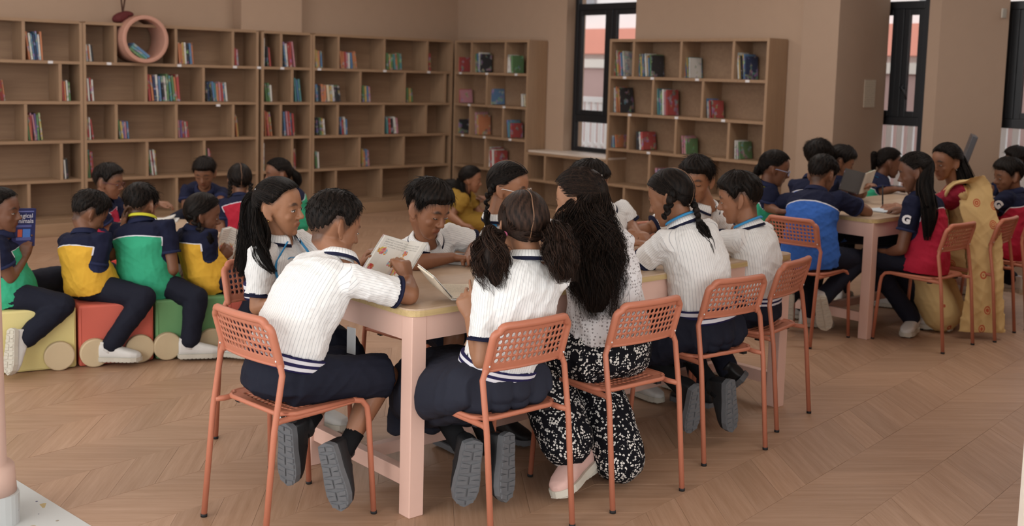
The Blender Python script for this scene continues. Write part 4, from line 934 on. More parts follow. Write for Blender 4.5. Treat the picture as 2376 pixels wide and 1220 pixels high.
def person(sp):
    s = sp.get('s', 1.); hs = sp.get('hs', 1.07); pel = A(*sp['pel']); nb = A(*sp['nb']); hc = A(*sp['hc']); vox = sp.get('vox', .006)
    O = A(pel[0], pel[1], 0)
    root = empty('person', O, 0, sp['label'], 'person')
    yaw = sp['yaw']; fw0 = yawv(yaw); l0 = yawv(yaw+90); l1 = yawv(sp.get('shy', yaw)+90)
    if 'tilt' in sp: l1 = nz(l1+A(0, 0, sp['tilt']))
    T = np.linalg.norm(nb-pel); print('%-14s T=%.3f (%.2f) head=%.3f (%.2f)' % (sp['label'][:14], T, T/s, np.linalg.norm(hc-nb), np.linalg.norm(hc-nb)/s))
    hump = sp.get('hump', .05)
    ctrl = (pel+nb)/2+A(0, 0, 1)*.06*s-fw0*hump
    B = lambda t: pel*(1-t)**2+2*ctrl*t*(1-t)+nb*t*t
    def frame(t):
        c = B(t) if t <= 1 else nb+(t-1)*T*nz(nb-ctrl); tg = nz(2*(1-t)*(ctrl-pel)+2*t*(nb-ctrl)) if t <= 1 else nz(nb-ctrl)
        k = ss(.2, .9, A(t))[0] if np.ndim(t) == 0 else 0
        la = nz(l0*(1-k)+l1*k); la = nz(la-tg*np.dot(la, tg)); return c, la, np.cross(la, tg), tg
    girth = sp.get('girth', 1.); wd = [(t, a*s*girth, b*s*girth) for t, a, b in (TORP if sp['top'][0] in ('polo', 'plain') else TOR)]
    if sp.get('shortT'): wd = [w for w in wd if w[0] >= sp['shortT']]
    def torso(mb, k=1., t0=-.1, t1=1.1, ex=0., n=26):
        st = [w for w in wd if t0 <= w[0] <= t1]; F = [frame(w[0]) for w in st]
        mb.loft([f[0] for f in F], [f[1]*(w[1]*k+ex) for f, w in zip(F, st)], [f[2]*(w[2]*k+ex) for f, w in zip(F, st)], n, .85)
    Fs = frame(.86); arms = {}
    for sd, key in ((1, 'armL'), (-1, 'armR')):
        S = Fs[0]+Fs[1]*sd*.137*s*girth+Fs[3]*.0+Fs[2]*sp.get('shf', .012)*s; a = sp[key]; W = A(*a['w'])
        E_ = A(*a['e']) if 'e' in a else ik(S, W, .255*s, .225*s, A(*a.get('pole', (0, 0, -1))))
        arms[sd] = (S, E_, W, a)
    ax = head_axes(*sp['head'])
    hips = {sd: pel+l0*sd*.078*s-A(0, 0, .02*s) for sd in (1, -1)}
    legs = {}
    for sd, key in ((1, 'legL'), (-1, 'legR')):
        L = dict(sp.get(key, {})); H = hips[sd]
        K = A(*L['k']) if 'k' in L else H+nz(fw0+l0*sd*.12)*.36*s+A(0, 0, .0)
        An = A(*L['a']) if 'a' in L else A(K[0]-fw0[0]*.05, K[1]-fw0[1]*.05, .085)
        legs[sd] = (H, K, An, L.get('toe', tuple(fw0)), L.get('sole', (0, 0, -1)))
    # body: one continuous skin surface
    b = MB(); torso(b, .74, .1); add_head(b, hc, ax, hs, nb)
    for sd, (S, E_, W, a) in arms.items():
        ab = a.get('fat', 1.)
        b.tube([S-Fs[1]*sd*.05*s-Fs[3]*.012, S-Fs[3]*.008, S*.6+E_*.4, E_], A(.038, .038, .039, .0345)*s*ab, 14, True, True)
        b.tube([E_, E_*.75+W*.25, E_*.4+W*.6, W], A(.0345, .0355, .029, .0225)*s*ab, 14, True, True)
        d = A(*a['d']) if 'd' in a else nz(W-E_); hand(b, W, d, A(*a.get('n', (0, 0, -1))), sd, s*a.get('hsz', 1.), a.get('curl', (25, 30, 20)), a.get('fc'), a.get('spread', 5), a.get('thumb', (35, 25)), a.get('td', .4))
    bt = sp.get('bottom', 'trousers'); skin_leg = bt == 'shorts' or sp.get('bare')
    for sd, (H, K, An, toe, so) in legs.items():
        b.tube([pel*.6+H*.4, H, H*.5+K*.5, K], A(.06, .07, .062, .046)*s, 14, True, True)
        if skin_leg:
            x = lambda t: K*(1-t)+An*t; bk = nz(np.cross(np.cross(An-K, fw0), An-K))*-1
            kd = nz(K-H); cf = -nz(kd-nz(An-K)*np.dot(kd, nz(An-K)))
            b.tube([x(0), x(.15)+cf*.004, x(.35)+cf*.012*s, x(.55)+cf*.008*s, x(.8), x(1.0), x(1.12)], A(.046, .044, .049, .043, .031, .029, .03)*s, 14, True, True)
    me = unmod('body', b, vox, sp.get('sm', 2)); V = verts(me); paint_head(me, V, hc, ax, hs, sp.get('hk', 'boy' if 'boy' in sp['label'] else 'girl')); setv(me, V-O)
    body = link('body', me, skin(sp.get('skin', '#a5714f')), root)
    if sp.get('eyes', True): add_eyes(root, O, hc, ax, hs, sp.get('lid', .8), sp.get('look', 0.))
    # top
    top = sp['top']; ctr = np.array([frame(t)[0] for t in np.linspace(0, 1, 41)])
    tb = MB(); torso(tb, 1., sp['belt'][0]-.07 if sp.get('belt') else sp.get('top0', -.2), .99); frac = sp.get('sleeve', .80 if top[0] == 'striped' else .62)
    sv = {}
    for sd, (S, E_, W, a) in arms.items():
        En = S+(E_-S)*frac; sv[sd] = (S, En); d = nz(En-S)
        tb.tube([S-Fs[1]*sd*.06*s-Fs[3]*.01*s, S, S*.5+En*.5, En-d*.002], A(.058, .062, .060, .0585)*s*(.9+.1*girth), 20, True)
        if frac > 1: tb.tube([E_, E_*.3+W*.7], A(.05, .04)*s, 16)
    me = unmod('shirt', tb, vox*1.05, 3); V = verts(me); N = norms(me)
    ts = np.linspace(0, 1, 41); dist = np.linalg.norm(V[:, None]-ctr[None], axis=2); k = dist.argmin(1)
    F = [frame(t) for t in ts]; LA = np.array([f[1] for f in F]); FW = np.array([f[2] for f in F]); TG = np.array([f[3] for f in F])
    dv = V-ctr[k]; x = (dv*LA[k]).sum(1); y = (dv*FW[k]).sum(1); zz_ = (dv*TG[k]).sum(1); tv = ts[k]+zz_/T
    aa = np.interp(tv, [w[0] for w in wd], [w[1] for w in wd]); bb = np.interp(tv, [w[0] for w in wd], [w[2] for w in wd])
    tn_ = np.sqrt((x/aa)**2+(y/bb)**2); su = np.arctan2(y, x)*np.where(y > 0, 1, 1)*.115*s; part = np.zeros(len(V)); cuff = np.zeros(len(V))
    for sd, (S, En) in sv.items():
        L_ = np.linalg.norm(En-S); d, t = seg(V, S, En); t_un = ((V-S) @ (En-S))/L_**2; dn = d/(.062*s)
        d_s = d-.0605*s*(.9+.1*girth); d_t = (tn_-1)*np.sqrt(aa*bb); p = np.clip(.5+(d_t-d_s)/.026, 0, 1)*ss(-.02, .03, x*sd)*np.where(d_t > .05*s, 1., ss(-.02, .16, t_un))
        dirv = nz(En-S); r1 = nz(Fs[3]-dirv*np.dot(Fs[3], dirv)); r2 = np.cross(dirv, r1); q = V-S
        an = np.arctan2(q @ r2, q @ r1)*.062*s
        su = np.where(p > .5, an, su); part = np.maximum(part, p); cuff = np.where((p > .5) & (t_un > 1-.013/L_), 1., cuff)
    amp = sp.get('fold', .0075)*s; fo = folds(V, amp, sp.get('seed', 3), 1.)+folds(V, amp*.45, sp.get('seed', 3)+7, 2.1)
    V = V+N*(fo+np.clip(.004*np.sin(tv*19+x*20), -1, 1)*.5)[:, None]
    for nm, v in (('su', su), ('tv', tv), ('sl', x/aa), ('part', part), ('cuff', cuff)): fattr(me, nm, v)
    setv(me, V-O)
    tm = striped() if top[0] == 'striped' else polo_mat(top[1]) if top[0] == 'polo' else top[1]
    shirt = link('shirt' if top[0] != 'plain' else top[2], me, tm, root)
    if top[0] != 'plain':       # collar and sleeve hems
        c0, la, fo_, tg = frame(.965); nk = nz(hc-ax[2]*.045*hs-ax[1]*.022*hs-nb); up = nz(tg+nk*.8); la = nz(la-up*np.dot(la, up)); fo_ = np.cross(la, up)
        prof = [(.062, -.006), (.053, .026), (.055, .033), (.062, .031), (.070, .018), (.079, .000)]; n = 40; an = np.linspace(R(24), R(336), n)
        Vc = []; cu = []; suv = []
        for j, (r_, h_) in enumerate(prof):
            for t in an:
                opn = max(0, cos(t))**3*.02 if j > 2 else 0
                Vc.append(nb+up*(h_*s-opn*.6-.004)+(fo_*cos(t)*(r_*.98+opn*.6)+la*sin(t)*r_)*s-O); cu.append(1. if j == 5 and top[0] == 'striped' else 0.); suv.append(t*.065)
        Qc = [[j*n+i, j*n+i+1, (j+1)*n+i+1, (j+1)*n+i] for j in range(5) for i in range(n-1)]
        q = MB(); q.add(Vc, Qc); q.vcol2('cuff', cu); q.vcol2('su', suv)
        co = q.build('collar', striped() if top[0] == 'striped' else cloth_plain('#22263f', .85, 'navy_collar'), root, smooth=True); so_ = co.modifiers.new('s', 'SOLIDIFY'); so_.thickness = .003
        if top[0] == 'striped':
            q = MB(); q.tube([np.array(Vc[5*n+i])-up*.0015 for i in range(n)], .0024*s, 6); q.build('collar_trim', plain('#1e2036'), co, smooth=True)
        for sd, (S, En) in sv.items():
            d = nz(En-S); q = MB(); h_ = .006 if top[0] == 'striped' else .012
            r1 = nz(np.cross(d, A(.1, .2, 1))); r2 = np.cross(d, r1)
            q.loft([En-O-d*h_, En-O+d*.002], [r1*.0605*s]*2, [r2*.0605*s]*2, 24); q.build('sleeve_hem', plain('#1e2036', .85, .15, .05, 180, .1) if top[0] == 'striped' else cloth_plain('#262b47', .85, 'navy_rib'), shirt, smooth=True)
    if sp.get('belt'):
        q = MB(); t0, t1 = sp['belt']; F0 = [frame(t) for t in np.linspace(t0, t1, 6)]; wa = [np.interp(t, [w[0] for w in wd], [w[1] for w in wd])+.006 for t in np.linspace(t0, t1, 6)]; wb = [np.interp(t, [w[0] for w in wd], [w[2] for w in wd])+.006 for t in np.linspace(t0, t1, 6)]
        q.loft([f[0]-O for f in F0], [f[1]*a for f, a in zip(F0, wa)], [f[2]*a for f, a in zip(F0, wb)], 40, .85); q.vcol2('bv', np.r_[np.repeat(np.linspace(0, 1, 6), 40), 0, 1])
        be = q.build('belt', mat_belt(), root, smooth=True)
    # lower garment
    lb = MB(); hw_ = .89 if sp['top'][0] == 'polo' else 1.; hm = (hips[1]+hips[-1])/2; F0 = frame(.0); F1 = frame(.14)
    lb.loft([pel-A(0, 0, .085*s), pel-A(0, 0, .05*s), pel+A(0, 0, .0), F1[0]], [l0*.11*s*hw_, l0*.158*s*hw_, l0*.158*s*hw_, F1[1]*.134*s*girth], [fw0*.09*s, fw0*.125*s*hw_, fw0*.122*s*hw_, F1[2]*.104*s*girth], 26, .85)
    bm = sp.get('bmat', m_navy); kk = sp.get('wide', 1.)
    for sd, (H, K, An, toe, so) in legs.items():
        if bt == 'shorts':
            Kd = nz(K-H); lb.tube([pel*.5+H*.5, H, H*.5+K*.5, K-Kd*.01], A(.088, .094, .088, .084)*s, 18, True, False)
        elif bt == 'trousers':
            lb.tube([pel*.5+H*.5, H, H*.5+K*.5, K], A(.085*hw_, .090*hw_, .080*(.5+.5*hw_), .066)*s*(1+.35*(kk-1)), 18, True, True)
            lb.tube([K, K*.75+An*.25, K*.4+An*.6, An+nz(K-An)*.02], A(.066, .066*kk**.7, .058*kk, .056*kk)*s, 18, True, True)
        elif bt == 'legs':
            lb.tube([K, K*.7+An*.3, An], A(.05, .053, .036)*s, 14, True, True)
    if bt == 'skirt':
        Km = (legs[1][1]+legs[-1][1])/2; kw = np.linalg.norm(legs[1][1]-legs[-1][1])/2+.085*s; hd = nz(Km-hm); la = nz(np.cross(A(0, 0, 1), hd)); upv = np.cross(hd, la); dr = sp.get('drop', .12)
        dn = A(0, 0, sp.get('sag', .03)); fl = sp.get('flare', 1.)
        lb.loft([hm-hd*.10*s, hm-hd*.03, hm*.6+Km*.4-dn*.5, Km-hd*.0-dn, Km+hd*.045*s-dn], [l0*.15*s*fl, l0*.172*s*fl, la*max(.18*s, kw*.97)*fl, la*kw*(1+(fl-1)*.5), la*kw*.9], [upv*.075*s, upv*.1*s, upv*(.088*s+dn[2]*.5), upv*(.078*s+dn[2]), upv*.06*s], 30, .7)
        hx = Km+hd*.02*s; lb.loft([hx+A(0, 0, -.0), hx-A(0, 0, dr*.5)+hd*.01, hx-A(0, 0, dr)+hd*.0], [la*kw*.95, la*kw*1.0, la*kw*1.05], [hd*.05*s, hd*.062*s, hd*.075*s], 30, .7)
    if lb.n:
        me = unmod(bt, lb, vox*1.15, 3); V = verts(me); N = norms(me); V = V+N*folds(V, (sp.get('bfold', .006))*s, sp.get('seed', 3)+50, .9)[:, None]
        if bt == 'skirt':
            lat = (V-hm) @ l0; low = ss(.02, -.10, V[:, 2]-pel[2]); V = V+N*(np.abs(np.sin(lat*38))**.5*.020*low)[:, None]
        if bt == 'shorts':
            w = ss(.0, .06, (V @ A(0, 0, 1))-pel[2])
        setv(me, V-O)
        link({'legs': 'leggings'}.get(bt, bt), me, bm, root)
    if bt == 'skirt':
        for sd, (H, K, An, toe, so) in legs.items():
            q = MB(); q.tube([K-O, (K*.7+An*.3)-O, (K*.3+An*.7)-O, An-O], A(.048, .053, .040, .034)*s, 14, True, True); q.build('stocking', sp.get('lmat', m_blacksock), root, smooth=True)
    # socks and shoes
    sk = sp.get('shoes', 'white')
    for sd, (H, K, An, toe, so) in legs.items():
        if sp.get('noshoe'): continue
        mats = {'white': (m_wshoe, m_wsole), 'black': (m_shoe, m_sole), 'pink': (m_pshoe, m_wsole)}[sk]
        An = A(*sp['legL' if sd == 1 else 'legR']['sh']) if 'sh' in sp.get('legL' if sd == 1 else 'legR', {}) else An
        put_shoe(root, O, An, toe, so, 'slip' if sk == 'pink' else 'trainer', mats, s*sp.get('ssz', 1.))
        up_ = nz(K-An); q = MB(); q.tube([An-O-up_*.03, An-O+up_*.02, An-O+up_*sp.get('sockh', .075)*s], A(.034, .034, .036)*s, 16); q.build('sock', sp.get('sockm', m_blacksock if sk == 'black' else m_wshoe), root, smooth=True)
    # hair
    hb = MB(); ties = []; extra = []
    for fn in sp['hair']:
        fn(hb, hc, ax, hs, ties, extra)
    me = hb.mesh('hair', O, True); link('hair', me, sp.get('hmat') or hair_mat(), root)
    for p, r_, col in ties:
        q = MB(); q.ell(p-O, (r_, r_, r_*.8), 14, 9); q.build('hair_tie', plain(col, .7), root, smooth=True)
    for nm, q, mt in extra: q.build(nm, mt, root, O, smooth=True)
    for fn in sp.get('extra', []): fn(root, O, dict(frame=frame, arms=arms, legs=legs, hc=hc, ax=ax, hs=hs, nb=nb, pel=pel, s=s, fw=fw0, l=l0, sv=sv, wd=wd))
    return root
# ---- hair styles (each returns a function)
def loc(c, ax, s, p): return c+(ax[0]*p[0]+ax[1]*p[1]+ax[2]*p[2])*s
def boy_hair(kind='boy', thick=.016, n=900, length=.03, seed=1, lift=.4):
    def f(mb, c, ax, s, ties, extra): hair_cap(mb, c, ax, s, kind, thick, seed, rough=.0026); short_strands(mb, c, ax, s, kind, n, length, seed, lift, thick)
    return f
def girl_cap(targets, seed=1, n=700, thick=.010, parting=False):
    def f(mb, c, ax, s, ties, extra):
        hair_cap(mb, c, ax, s, 'girl', thick, seed, part=parting, rough=.0012)
        for tg in targets: comb(mb, c, ax, s, tg, n//len(targets), seed+3, side=(np.sign(tg[0]) if len(targets) > 1 else 0), thick=thick)
        if parting:
            q = MB(); pts = []
            for el in np.linspace(40, 228, 28):
                e = R(el); d = A(.0, cos(e), sin(e)); r_ = 1/math.sqrt((d[1]/(.095+thick))**2+(d[2]/(.088+thick))**2); pts.append(loc(c, ax, s, (.0015*sin(el*.13), d[1]*(r_-.0007)-.008, d[2]*(r_-.0007)+.03)))
            q.tube(pts, .0021*s, 6, flat=.6); extra.append(('hair_parting', q, plain('#7a5a45', .6)))
    return f
def pony(start, pts, prof, n=220, seed=5, tie='#161412', wave=.004, wl=8., r=.0016, flat=1., rel=True, core=True, tier=.014, frizz=0.):
    def f(mb, c, ax, s, ties, extra):
        st = loc(c, ax, s, start); G = [st]+[A(*p) for p in pts]
        if tie: ties.append((st, tier*s, tie))
        tail(mb, G, prof, n, seed, wave, wl, r, 24, core, flat, frizz=frizz)
    return f
def braid_hair(start, pts, r=.017, tail_pts=None, seed=4, tie='#161412', tn=90):
    def f(mb, c, ax, s, ties, extra):
        st = loc(c, ax, s, start); G = [st]+[A(*p) for p in pts]; braid(mb, G, r, seed)
        if tail_pts: tail(mb, [G[-1]]+[A(*p) for p in tail_pts], [r*.7, r*1.25, r*1.1, r*.4], tn, seed, .007, 7., .0010, 16); ties.append((G[-1], r*.75, tie))
    return f
def earring(sd, col='#c9a55a'):
    def f(root, O, k):
        q = MB(); q.ell(loc(k['hc'], k['ax'], k['hs'], (sd*.076, -.006, -.040))-O, (.003, .003, .003), 8, 5); q.build('earring', plain(col, .25, .6), root, smooth=True)
    return f
def clip_at(p):
    def f(root, O, k):
        c = loc(k['hc'], k['ax'], k['hs'], p); u = k['ax'][2]; q = MB(); q.tube([c-u*.016-O, c+u*.016-O], .003, 6); q.build('hair_clip', plain('#d5d5d5', .2, .7), root, smooth=True)
    return f
def glasses(col='#c9c4c0', rim=.0016):
    def f(root, O, k):
        l, fx, u = k['ax']; c = k['hc']; s = k['hs']; q = MB(); L = lambda a, b, d: c+(l*a+fx*b+u*d)*s-O
        for sg in (-1, 1):
            t = np.linspace(0, 2*pi, 25); q.tube([L(sg*.031+.021*np.sign(cos(x))*abs(cos(x))**.7, .092-.12*abs(sg*.031+.021*cos(x))**1.5*1.2, .004+.017*np.sign(sin(x))*abs(sin(x))**.7) for x in t], rim*s, 6)
            q.tube([L(sg*.052, .083, .01), L(sg*.068, .06, .010), L(sg*.0755, .0, .008), L(sg*.0755, -.012, -.002)], rim*1.25*s, 6)
        q.tube([L(-.010, .092, .008), L(0, .094, .010), L(.010, .092, .008)], rim*s, 6)
        q.build('glasses', plain(col, .3, .5), root, smooth=True)
    return f
def ribbon(col_mat, front=None, name='lanyard', w=.008, rr=.068, drop=0.):
    """ribbon round the neck under the collar; front: list of world points down the chest"""
    def f(root, O, k):
        c0, la, fo, tg = k['frame'](.97); s = k['s']; nb = k['nb']; q = MB()
        an = np.linspace(R(60), R(300), 20); C = [nb+tg*(-.002+drop)*s+(fo*cos(t)*rr*.96+la*sin(t)*rr)*s-O for t in an]
        q.loft(C, [tg*w*1.0+(fo*cos(t)+la*sin(t))*-.003 for t in an], [(fo*cos(t)+la*sin(t))*.0025 for t in an], 6)
        if front:
            for pts in front:
                G = spline([A(*p)-O for p in pts], 14); q.loft(G, [la*w]*14, [fo*.002]*14, 6)
        q.build(name, col_mat, root, smooth=True)
    return f
def text(s_, c, x, y, n, size, mat, par, O, nm='lettering', off=0., thick=.0004):
    cu = bpy.data.curves.new('txt', 'FONT'); cu.body = s_; cu.size = size; cu.align_x = 'CENTER'; cu.align_y = 'CENTER'; cu.extrude = thick; cu.resolution_u = 3; cu.offset = off
    o = bpy.data.objects.new('tmp', cu); COL.objects.link(o); me = bpy.data.meshes.new_from_object(o.evaluated_get(bpy.context.evaluated_depsgraph_get())); bpy.data.objects.remove(o)
    V = verts(me); V = c-O+V[:, :1]*x+V[:, 1:2]*y+V[:, 2:3]*n; setv(me, V); return link(nm, me, mat, par)
def sleeve_patch(sd, ch):
    """white block letter sewn on the upper sleeve"""
    def f(root, O, k):
        S, En = k['sv'][sd]; d = nz(En-S); out = k['l']*sd; tc_ = CAM-S; out = nz(out+nz(tc_)*.5); out = nz(out-d*np.dot(out, d)); s = k['s']; c = S*.35+En*.65+out*.0645*s; up = -d; x = np.cross(up, out)
        text(ch, c, x, up, out, .066*s, plain('#dcdadb', .7, .2), root, O, 'sleeve_letter', .004, .003)
    return f
# ------------------------------------------------------------------ the people
UP = A(0, 0, 1)
def open_book(name, label, sb, up, lv, rv, thick=.012, cover='w', group=None, pages=None, curve=.012, cat='book'):
    """open book: spine foot, spine vector, left and right page vectors"""
    sb, up, lv, rv = [np.asarray(v, float) for v in (sb, up, lv, rv)]
    root = empty(name, sb, 0, label, cat, group)
    nrm = nz(np.cross(rv, up)); nrm = nrm if np.dot(nrm, CAM-sb) > 0 else -nrm
    for nm, pv in (('left_page', lv), ('right_page', rv)):
        n_ = nz(np.cross(pv, up)); n_ = n_ if np.dot(n_, nrm) > -.2 and np.dot(n_, CAM-sb) > 0 else -n_
        if np.dot(n_, CAM-sb) < 0: n_ = -n_
        q = MB(); k = 8; ts = np.linspace(0, 1, k+1); V = []; u = []; v = []
        for h in (0, 1):
            for t in ts: V.append(pv*t+up*h+n_*(curve*sin(pi*min(1, t*1.3)**.7)*(1-t*.6)+thick*.5)); u.append(t); v.append(h)
        for h in (0, 1):
            for t in ts: V.append(pv*t+up*h-n_*thick*.5*(.3+.7*t)); u.append(t); v.append(h)
        m = k+1; Q = [[i, i+1, m+i+1, m+i] for i in range(k)]+[[2*m+i+1, 2*m+i, 3*m+i, 3*m+i+1] for i in range(k)]+[[2*m+i, 2*m+i+1, i+1, i] for i in range(k)]+[[m+i, m+i+1, 3*m+i+1, 3*m+i] for i in range(k)]+[[k, 2*m+k, 3*m+k, m+k], [2*m, 0, m, 3*m]]
        q.add(V, Q); q.vcol2('pu', u); q.vcol2('pv', v); q.build(nm, pages[nm] if isinstance(pages, dict) else (pages or m_page), root)
        q = MB(); e = .004; q.add([(-pv*.0)+up*-.02-n_*(thick*.5+.001), pv*1.03-up*.02-n_*(thick*.5+.001), pv*1.03+up*1.02-n_*(thick*.5+.001), up*1.02-n_*(thick*.5+.001)]+[x-n_*.0025 for x in [(-pv*.0)+up*-.02-n_*(thick*.5+.001), pv*1.03-up*.02-n_*(thick*.5+.001), pv*1.03+up*1.02-n_*(thick*.5+.001), up*1.02-n_*(thick*.5+.001)]],
              [[0, 1, 2, 3], [7, 6, 5, 4], [0, 4, 5, 1], [1, 5, 6, 2], [2, 6, 7, 3], [3, 7, 4, 0]]); q.build('cover', cover_mat(cover), root)
    return root
def page_mat(name, paper='#e4e0d8', lines=15, pic=0., l0=.08, l1=.9, ink='#8a8784', blocks=None):
    t = NT(name); u, v = t.attr('pu'), t.attr('pv'); cb = t.new('ShaderNodeCombineXYZ'); t.set(cb.inputs[0], u); t.set(cb.inputs[1], v); co = cb.outputs[0]
    row = t.math('FRACT', t.math('MULTIPLY', v, float(lines))); sc = t.n.new('ShaderNodeVectorMath'); sc.operation = 'MULTIPLY'; t.set(sc.inputs[0], co); sc.inputs[1].default_value = (55, lines*1.0, 1)
    w = t.math('GREATER_THAN', t.noise(sc.outputs[0], 1., 2), .45)
    inx = t.math('MULTIPLY', t.math('GREATER_THAN', u, .1), t.math('LESS_THAN', u, .9)); iny = t.math('MULTIPLY', t.math('GREATER_THAN', v, l0), t.math('LESS_THAN', v, l1))
    f = t.math('MULTIPLY', t.math('MULTIPLY', t.math('MULTIPLY', t.math('GREATER_THAN', row, .45), w), inx), iny)
    c = t.mix(t.math('MULTIPLY', f, .5), lin(paper), lin(ink))
    if pic:       # coloured picture blots inside given ellipses (u, v, ru, rv)
        vo = t.n.new('ShaderNodeTexVoronoi'); vo.inputs['Scale'].default_value = 16; t.set(vo.inputs['Vector'], co)
        hs = t.n.new('ShaderNodeSeparateColor'); t.set(hs.inputs[0], vo.outputs['Color'])
        pc = t.ramp(hs.outputs[0], [(0., lin('#d9a84a')), (.25, lin('#c8474a')), (.5, lin('#d78a8e')), (.7, lin('#d8c25a')), (.9, lin('#8fb3cf'))])
        nz_ = t.noise(co, 13., 3)
        for (a, b, ra, rb) in blocks:
            d = t.math('ADD', t.math('POWER', t.math('ABSOLUTE', t.math('DIVIDE', t.math('SUBTRACT', u, a), ra)), 2.), t.math('POWER', t.math('ABSOLUTE', t.math('DIVIDE', t.math('SUBTRACT', v, b), rb)), 2.))
            k = t.math('LESS_THAN', t.math('ADD', d, t.math('MULTIPLY', nz_, 1.8)), 1.55)
            c = t.mix(t.math('LESS_THAN', d, 1.2), c, lin(paper)); c = t.mix(k, c, pc)
    return t.base(c, .75, .2)
m_page = page_mat('printed_page')
m_blank = plain('#e6dfd2', .8, .1, .02, 20, 0, 'blank_page')
F_ = lambda a: yawv(a)
seat = lambda k, dz=.085, off=0.: A(CH[k][0], CH[k][1], .45+dz)+yawv(CH[k][2])*off
WS = ('striped',)
# -- boy in the foreground reading a picture book
pel = seat('B10', .09, -.03); fw = F_(8)
nb = RN(784, 602, pel+fw*.17+UP*.40); hc = RN(774, 527, nb+fw*.07+UP*.15)
eR = P(948, 684, .805); wR = RN(948, 652, eR+A(.03, .15, .11)); wL = RN(842, 612, A(2.33, 3.68, .87))
kR = RN(897, 872, A(2.36, 3.27, .50)); aR = RN(795, 1052, A(2.19, 3.22, .2)); kL = RN(800, 850, A(2.36, 3.47, .50)); aL = RN(700, 1003, A(2.08, 3.42, .2))
tR = P(757, 1192, .015)-RN(725, 1060, aR); tL = P(645, 1155, .015)-RN(640, 1025, aL)
def id_card(px, py, near, w=.028, h=.045, yaw_=0):
    def f(root, O, k):
        p = RN(px, py, near); x = yawv(yaw_); q = MB(); q.box(p-O, (w, .0015, h), ax=[x, np.cross(UP, x), UP]); q.box(p-O+UP*h*.45-np.cross(UP, x)*.001, (w*.8, .0012, .008), ax=[x, np.cross(UP, x), UP], m=1)
        q.build('id_card', [plain('#d6d8da', .3, .5), plain('#7d8288', .4)], root)
    return f
B10 = person(dict(label='boy in white striped shirt and dark shorts reading an open picture book, back to us', pel=pel, nb=nb, hc=hc, yaw=8, shy=2, head=(-6, 20, -3), vox=.0052, hump=.06, girth=1.06, seed=11, top=WS, bottom='shorts', belt=(.06, .155), skin='#a06b4b',
    armR=dict(e=eR, w=wR, d=nz(A(-.05, .22, .8)), n=A(-.35, .75, -.1), curl=(50, 60, 40), thumb=(25, 20), fat=1.1), armL=dict(w=wL, pole=(0, .6, -1), d=A(.15, -.35, .5), n=A(.3, -.8, -.2), curl=(40, 55, 30), thumb=(40, 15)),
    legR=dict(k=kR, a=aR, toe=nz(tR), sole=nz(A(-.8, -.25, .1))), legL=dict(k=kL, a=aL, toe=nz(tL), sole=nz(A(-.85, -.2, .1))), shoes='black', sockh=.09, ssz=1.06,
    hair=[boy_hair('boy', .013, 1500, .020, 3, .55)], lid=.7, extra=[id_card(815, 790, A(2.2, 3.45, .66), .022, .05, 100)]))
sp_b = RN(905, 643, A(2.40, 3.56, 0.822)); k_ = 4.2/FOC
bu = (_r*47+_u*80)*k_+_fw*.05; bl = (-_r*58+_u*21)*k_-_fw*.07; br_ = (_r*39+_u*3)*k_-_fw*.10
PB = dict(left_page=page_mat('picture_page_left', lines=16, pic=1., l0=.72, l1=.96, blocks=[(.80, .60, .2, .13), (.28, .36, .2, .15), (.88, .12, .15, .1)]), right_page=page_mat('picture_page_right', lines=16, pic=1., l0=.72, l1=.9, blocks=[(.3, .36, .34, .2), (.3, .1, .3, .14), (.35, .62, .18, .1)]))
# left page runs from the spine outwards, so u = 1 is its outer edge
open_book('picture_book', 'open picture book with small coloured drawings held up by the boy in dark shorts', sp_b, bu, bl, br_, .014, 'w', None, PB)
# -- girl with a long ponytail and blue lanyard
pel = seat('G9', .085, -.01); fw = F_(-68)
nb = RN(650, 553, pel+UP*.40+fw*.01); hc = RN(648, 484, nb+fw*.02+UP*.15)
hx = head_axes(-56, 2)
G9 = person(dict(label='girl with long ponytail, white striped shirt and blue lanyard looking to the side', pel=pel, nb=nb, hc=hc, yaw=-68, shy=-62, head=(-56, 3, 2), vox=.0046, seed=21, top=WS, bottom='skirt', belt=(.26, .42), skin='#b27a56', bare=True,
    armR=dict(e=RN(598, 712, A(2.20, 4.02, .70)), w=RN(672, 690, A(2.36, 3.84, .74)), d=A(.7, -.7, 0), curl=(20, 30, 20)), armL=dict(w=A(2.62, 3.80, 0.792), pole=(.5, .5, -1), d=A(-.2, -1, 0)),
    legR=dict(k=A(2.20, 3.76, .49), a=P(668, 962, .10)), legL=dict(k=A(2.40, 3.74, .49), a=P(668, 962, .10)+A(.16, .02, 0)), shoes='white', drop=.14, lid=.22, look=-.25,
    hair=[girl_cap([(0, -.085, .055)], 5, 800, .009), pony((-.0, -.098, .05), [RN(585, 470, hc-hx[1]*.13+UP*.04), RN(583, 540, hc-hx[1]*.15-UP*.08), RN(575, 590, hc-hx[1]*.14-UP*.17), RN(556, 640, hc-hx[1]*.15-UP*.27)], [.012, .04, .055, .05, .02], 650, 6, '#2a2422', .009, 7., .0010),
          pony((-.05, -.07, .0), [RN(604, 545, hc-_fh*.09-UP*.09), RN(610, 590, hc-_fh*.14-UP*.17), RN(638, 634, hc-_fh*.18-UP*.25)], [.02, .034, .03, .008], 400, 8, None, .010, 6., .0010)],
    extra=[earring(-1), clip_at((-.045, -.082, .062)), ribbon(m_blue, [[nb+hx[1]*.06+UP*.0+hx[0]*.05, nb+yawv(-62)*.125-UP*.08+hx[0]*.045, RN(668, 600, nb+yawv(-62)*.165-UP*.14), RN(655, 668, nb+yawv(-66)*.185-UP*.26)], [nb+hx[1]*.06+UP*.0-hx[0]*.05, RN(640, 618, nb+yawv(-62)*.16-UP*.12-hx[0]*.04), RN(655, 668, nb+yawv(-66)*.187-UP*.262)]], w=.009)]))
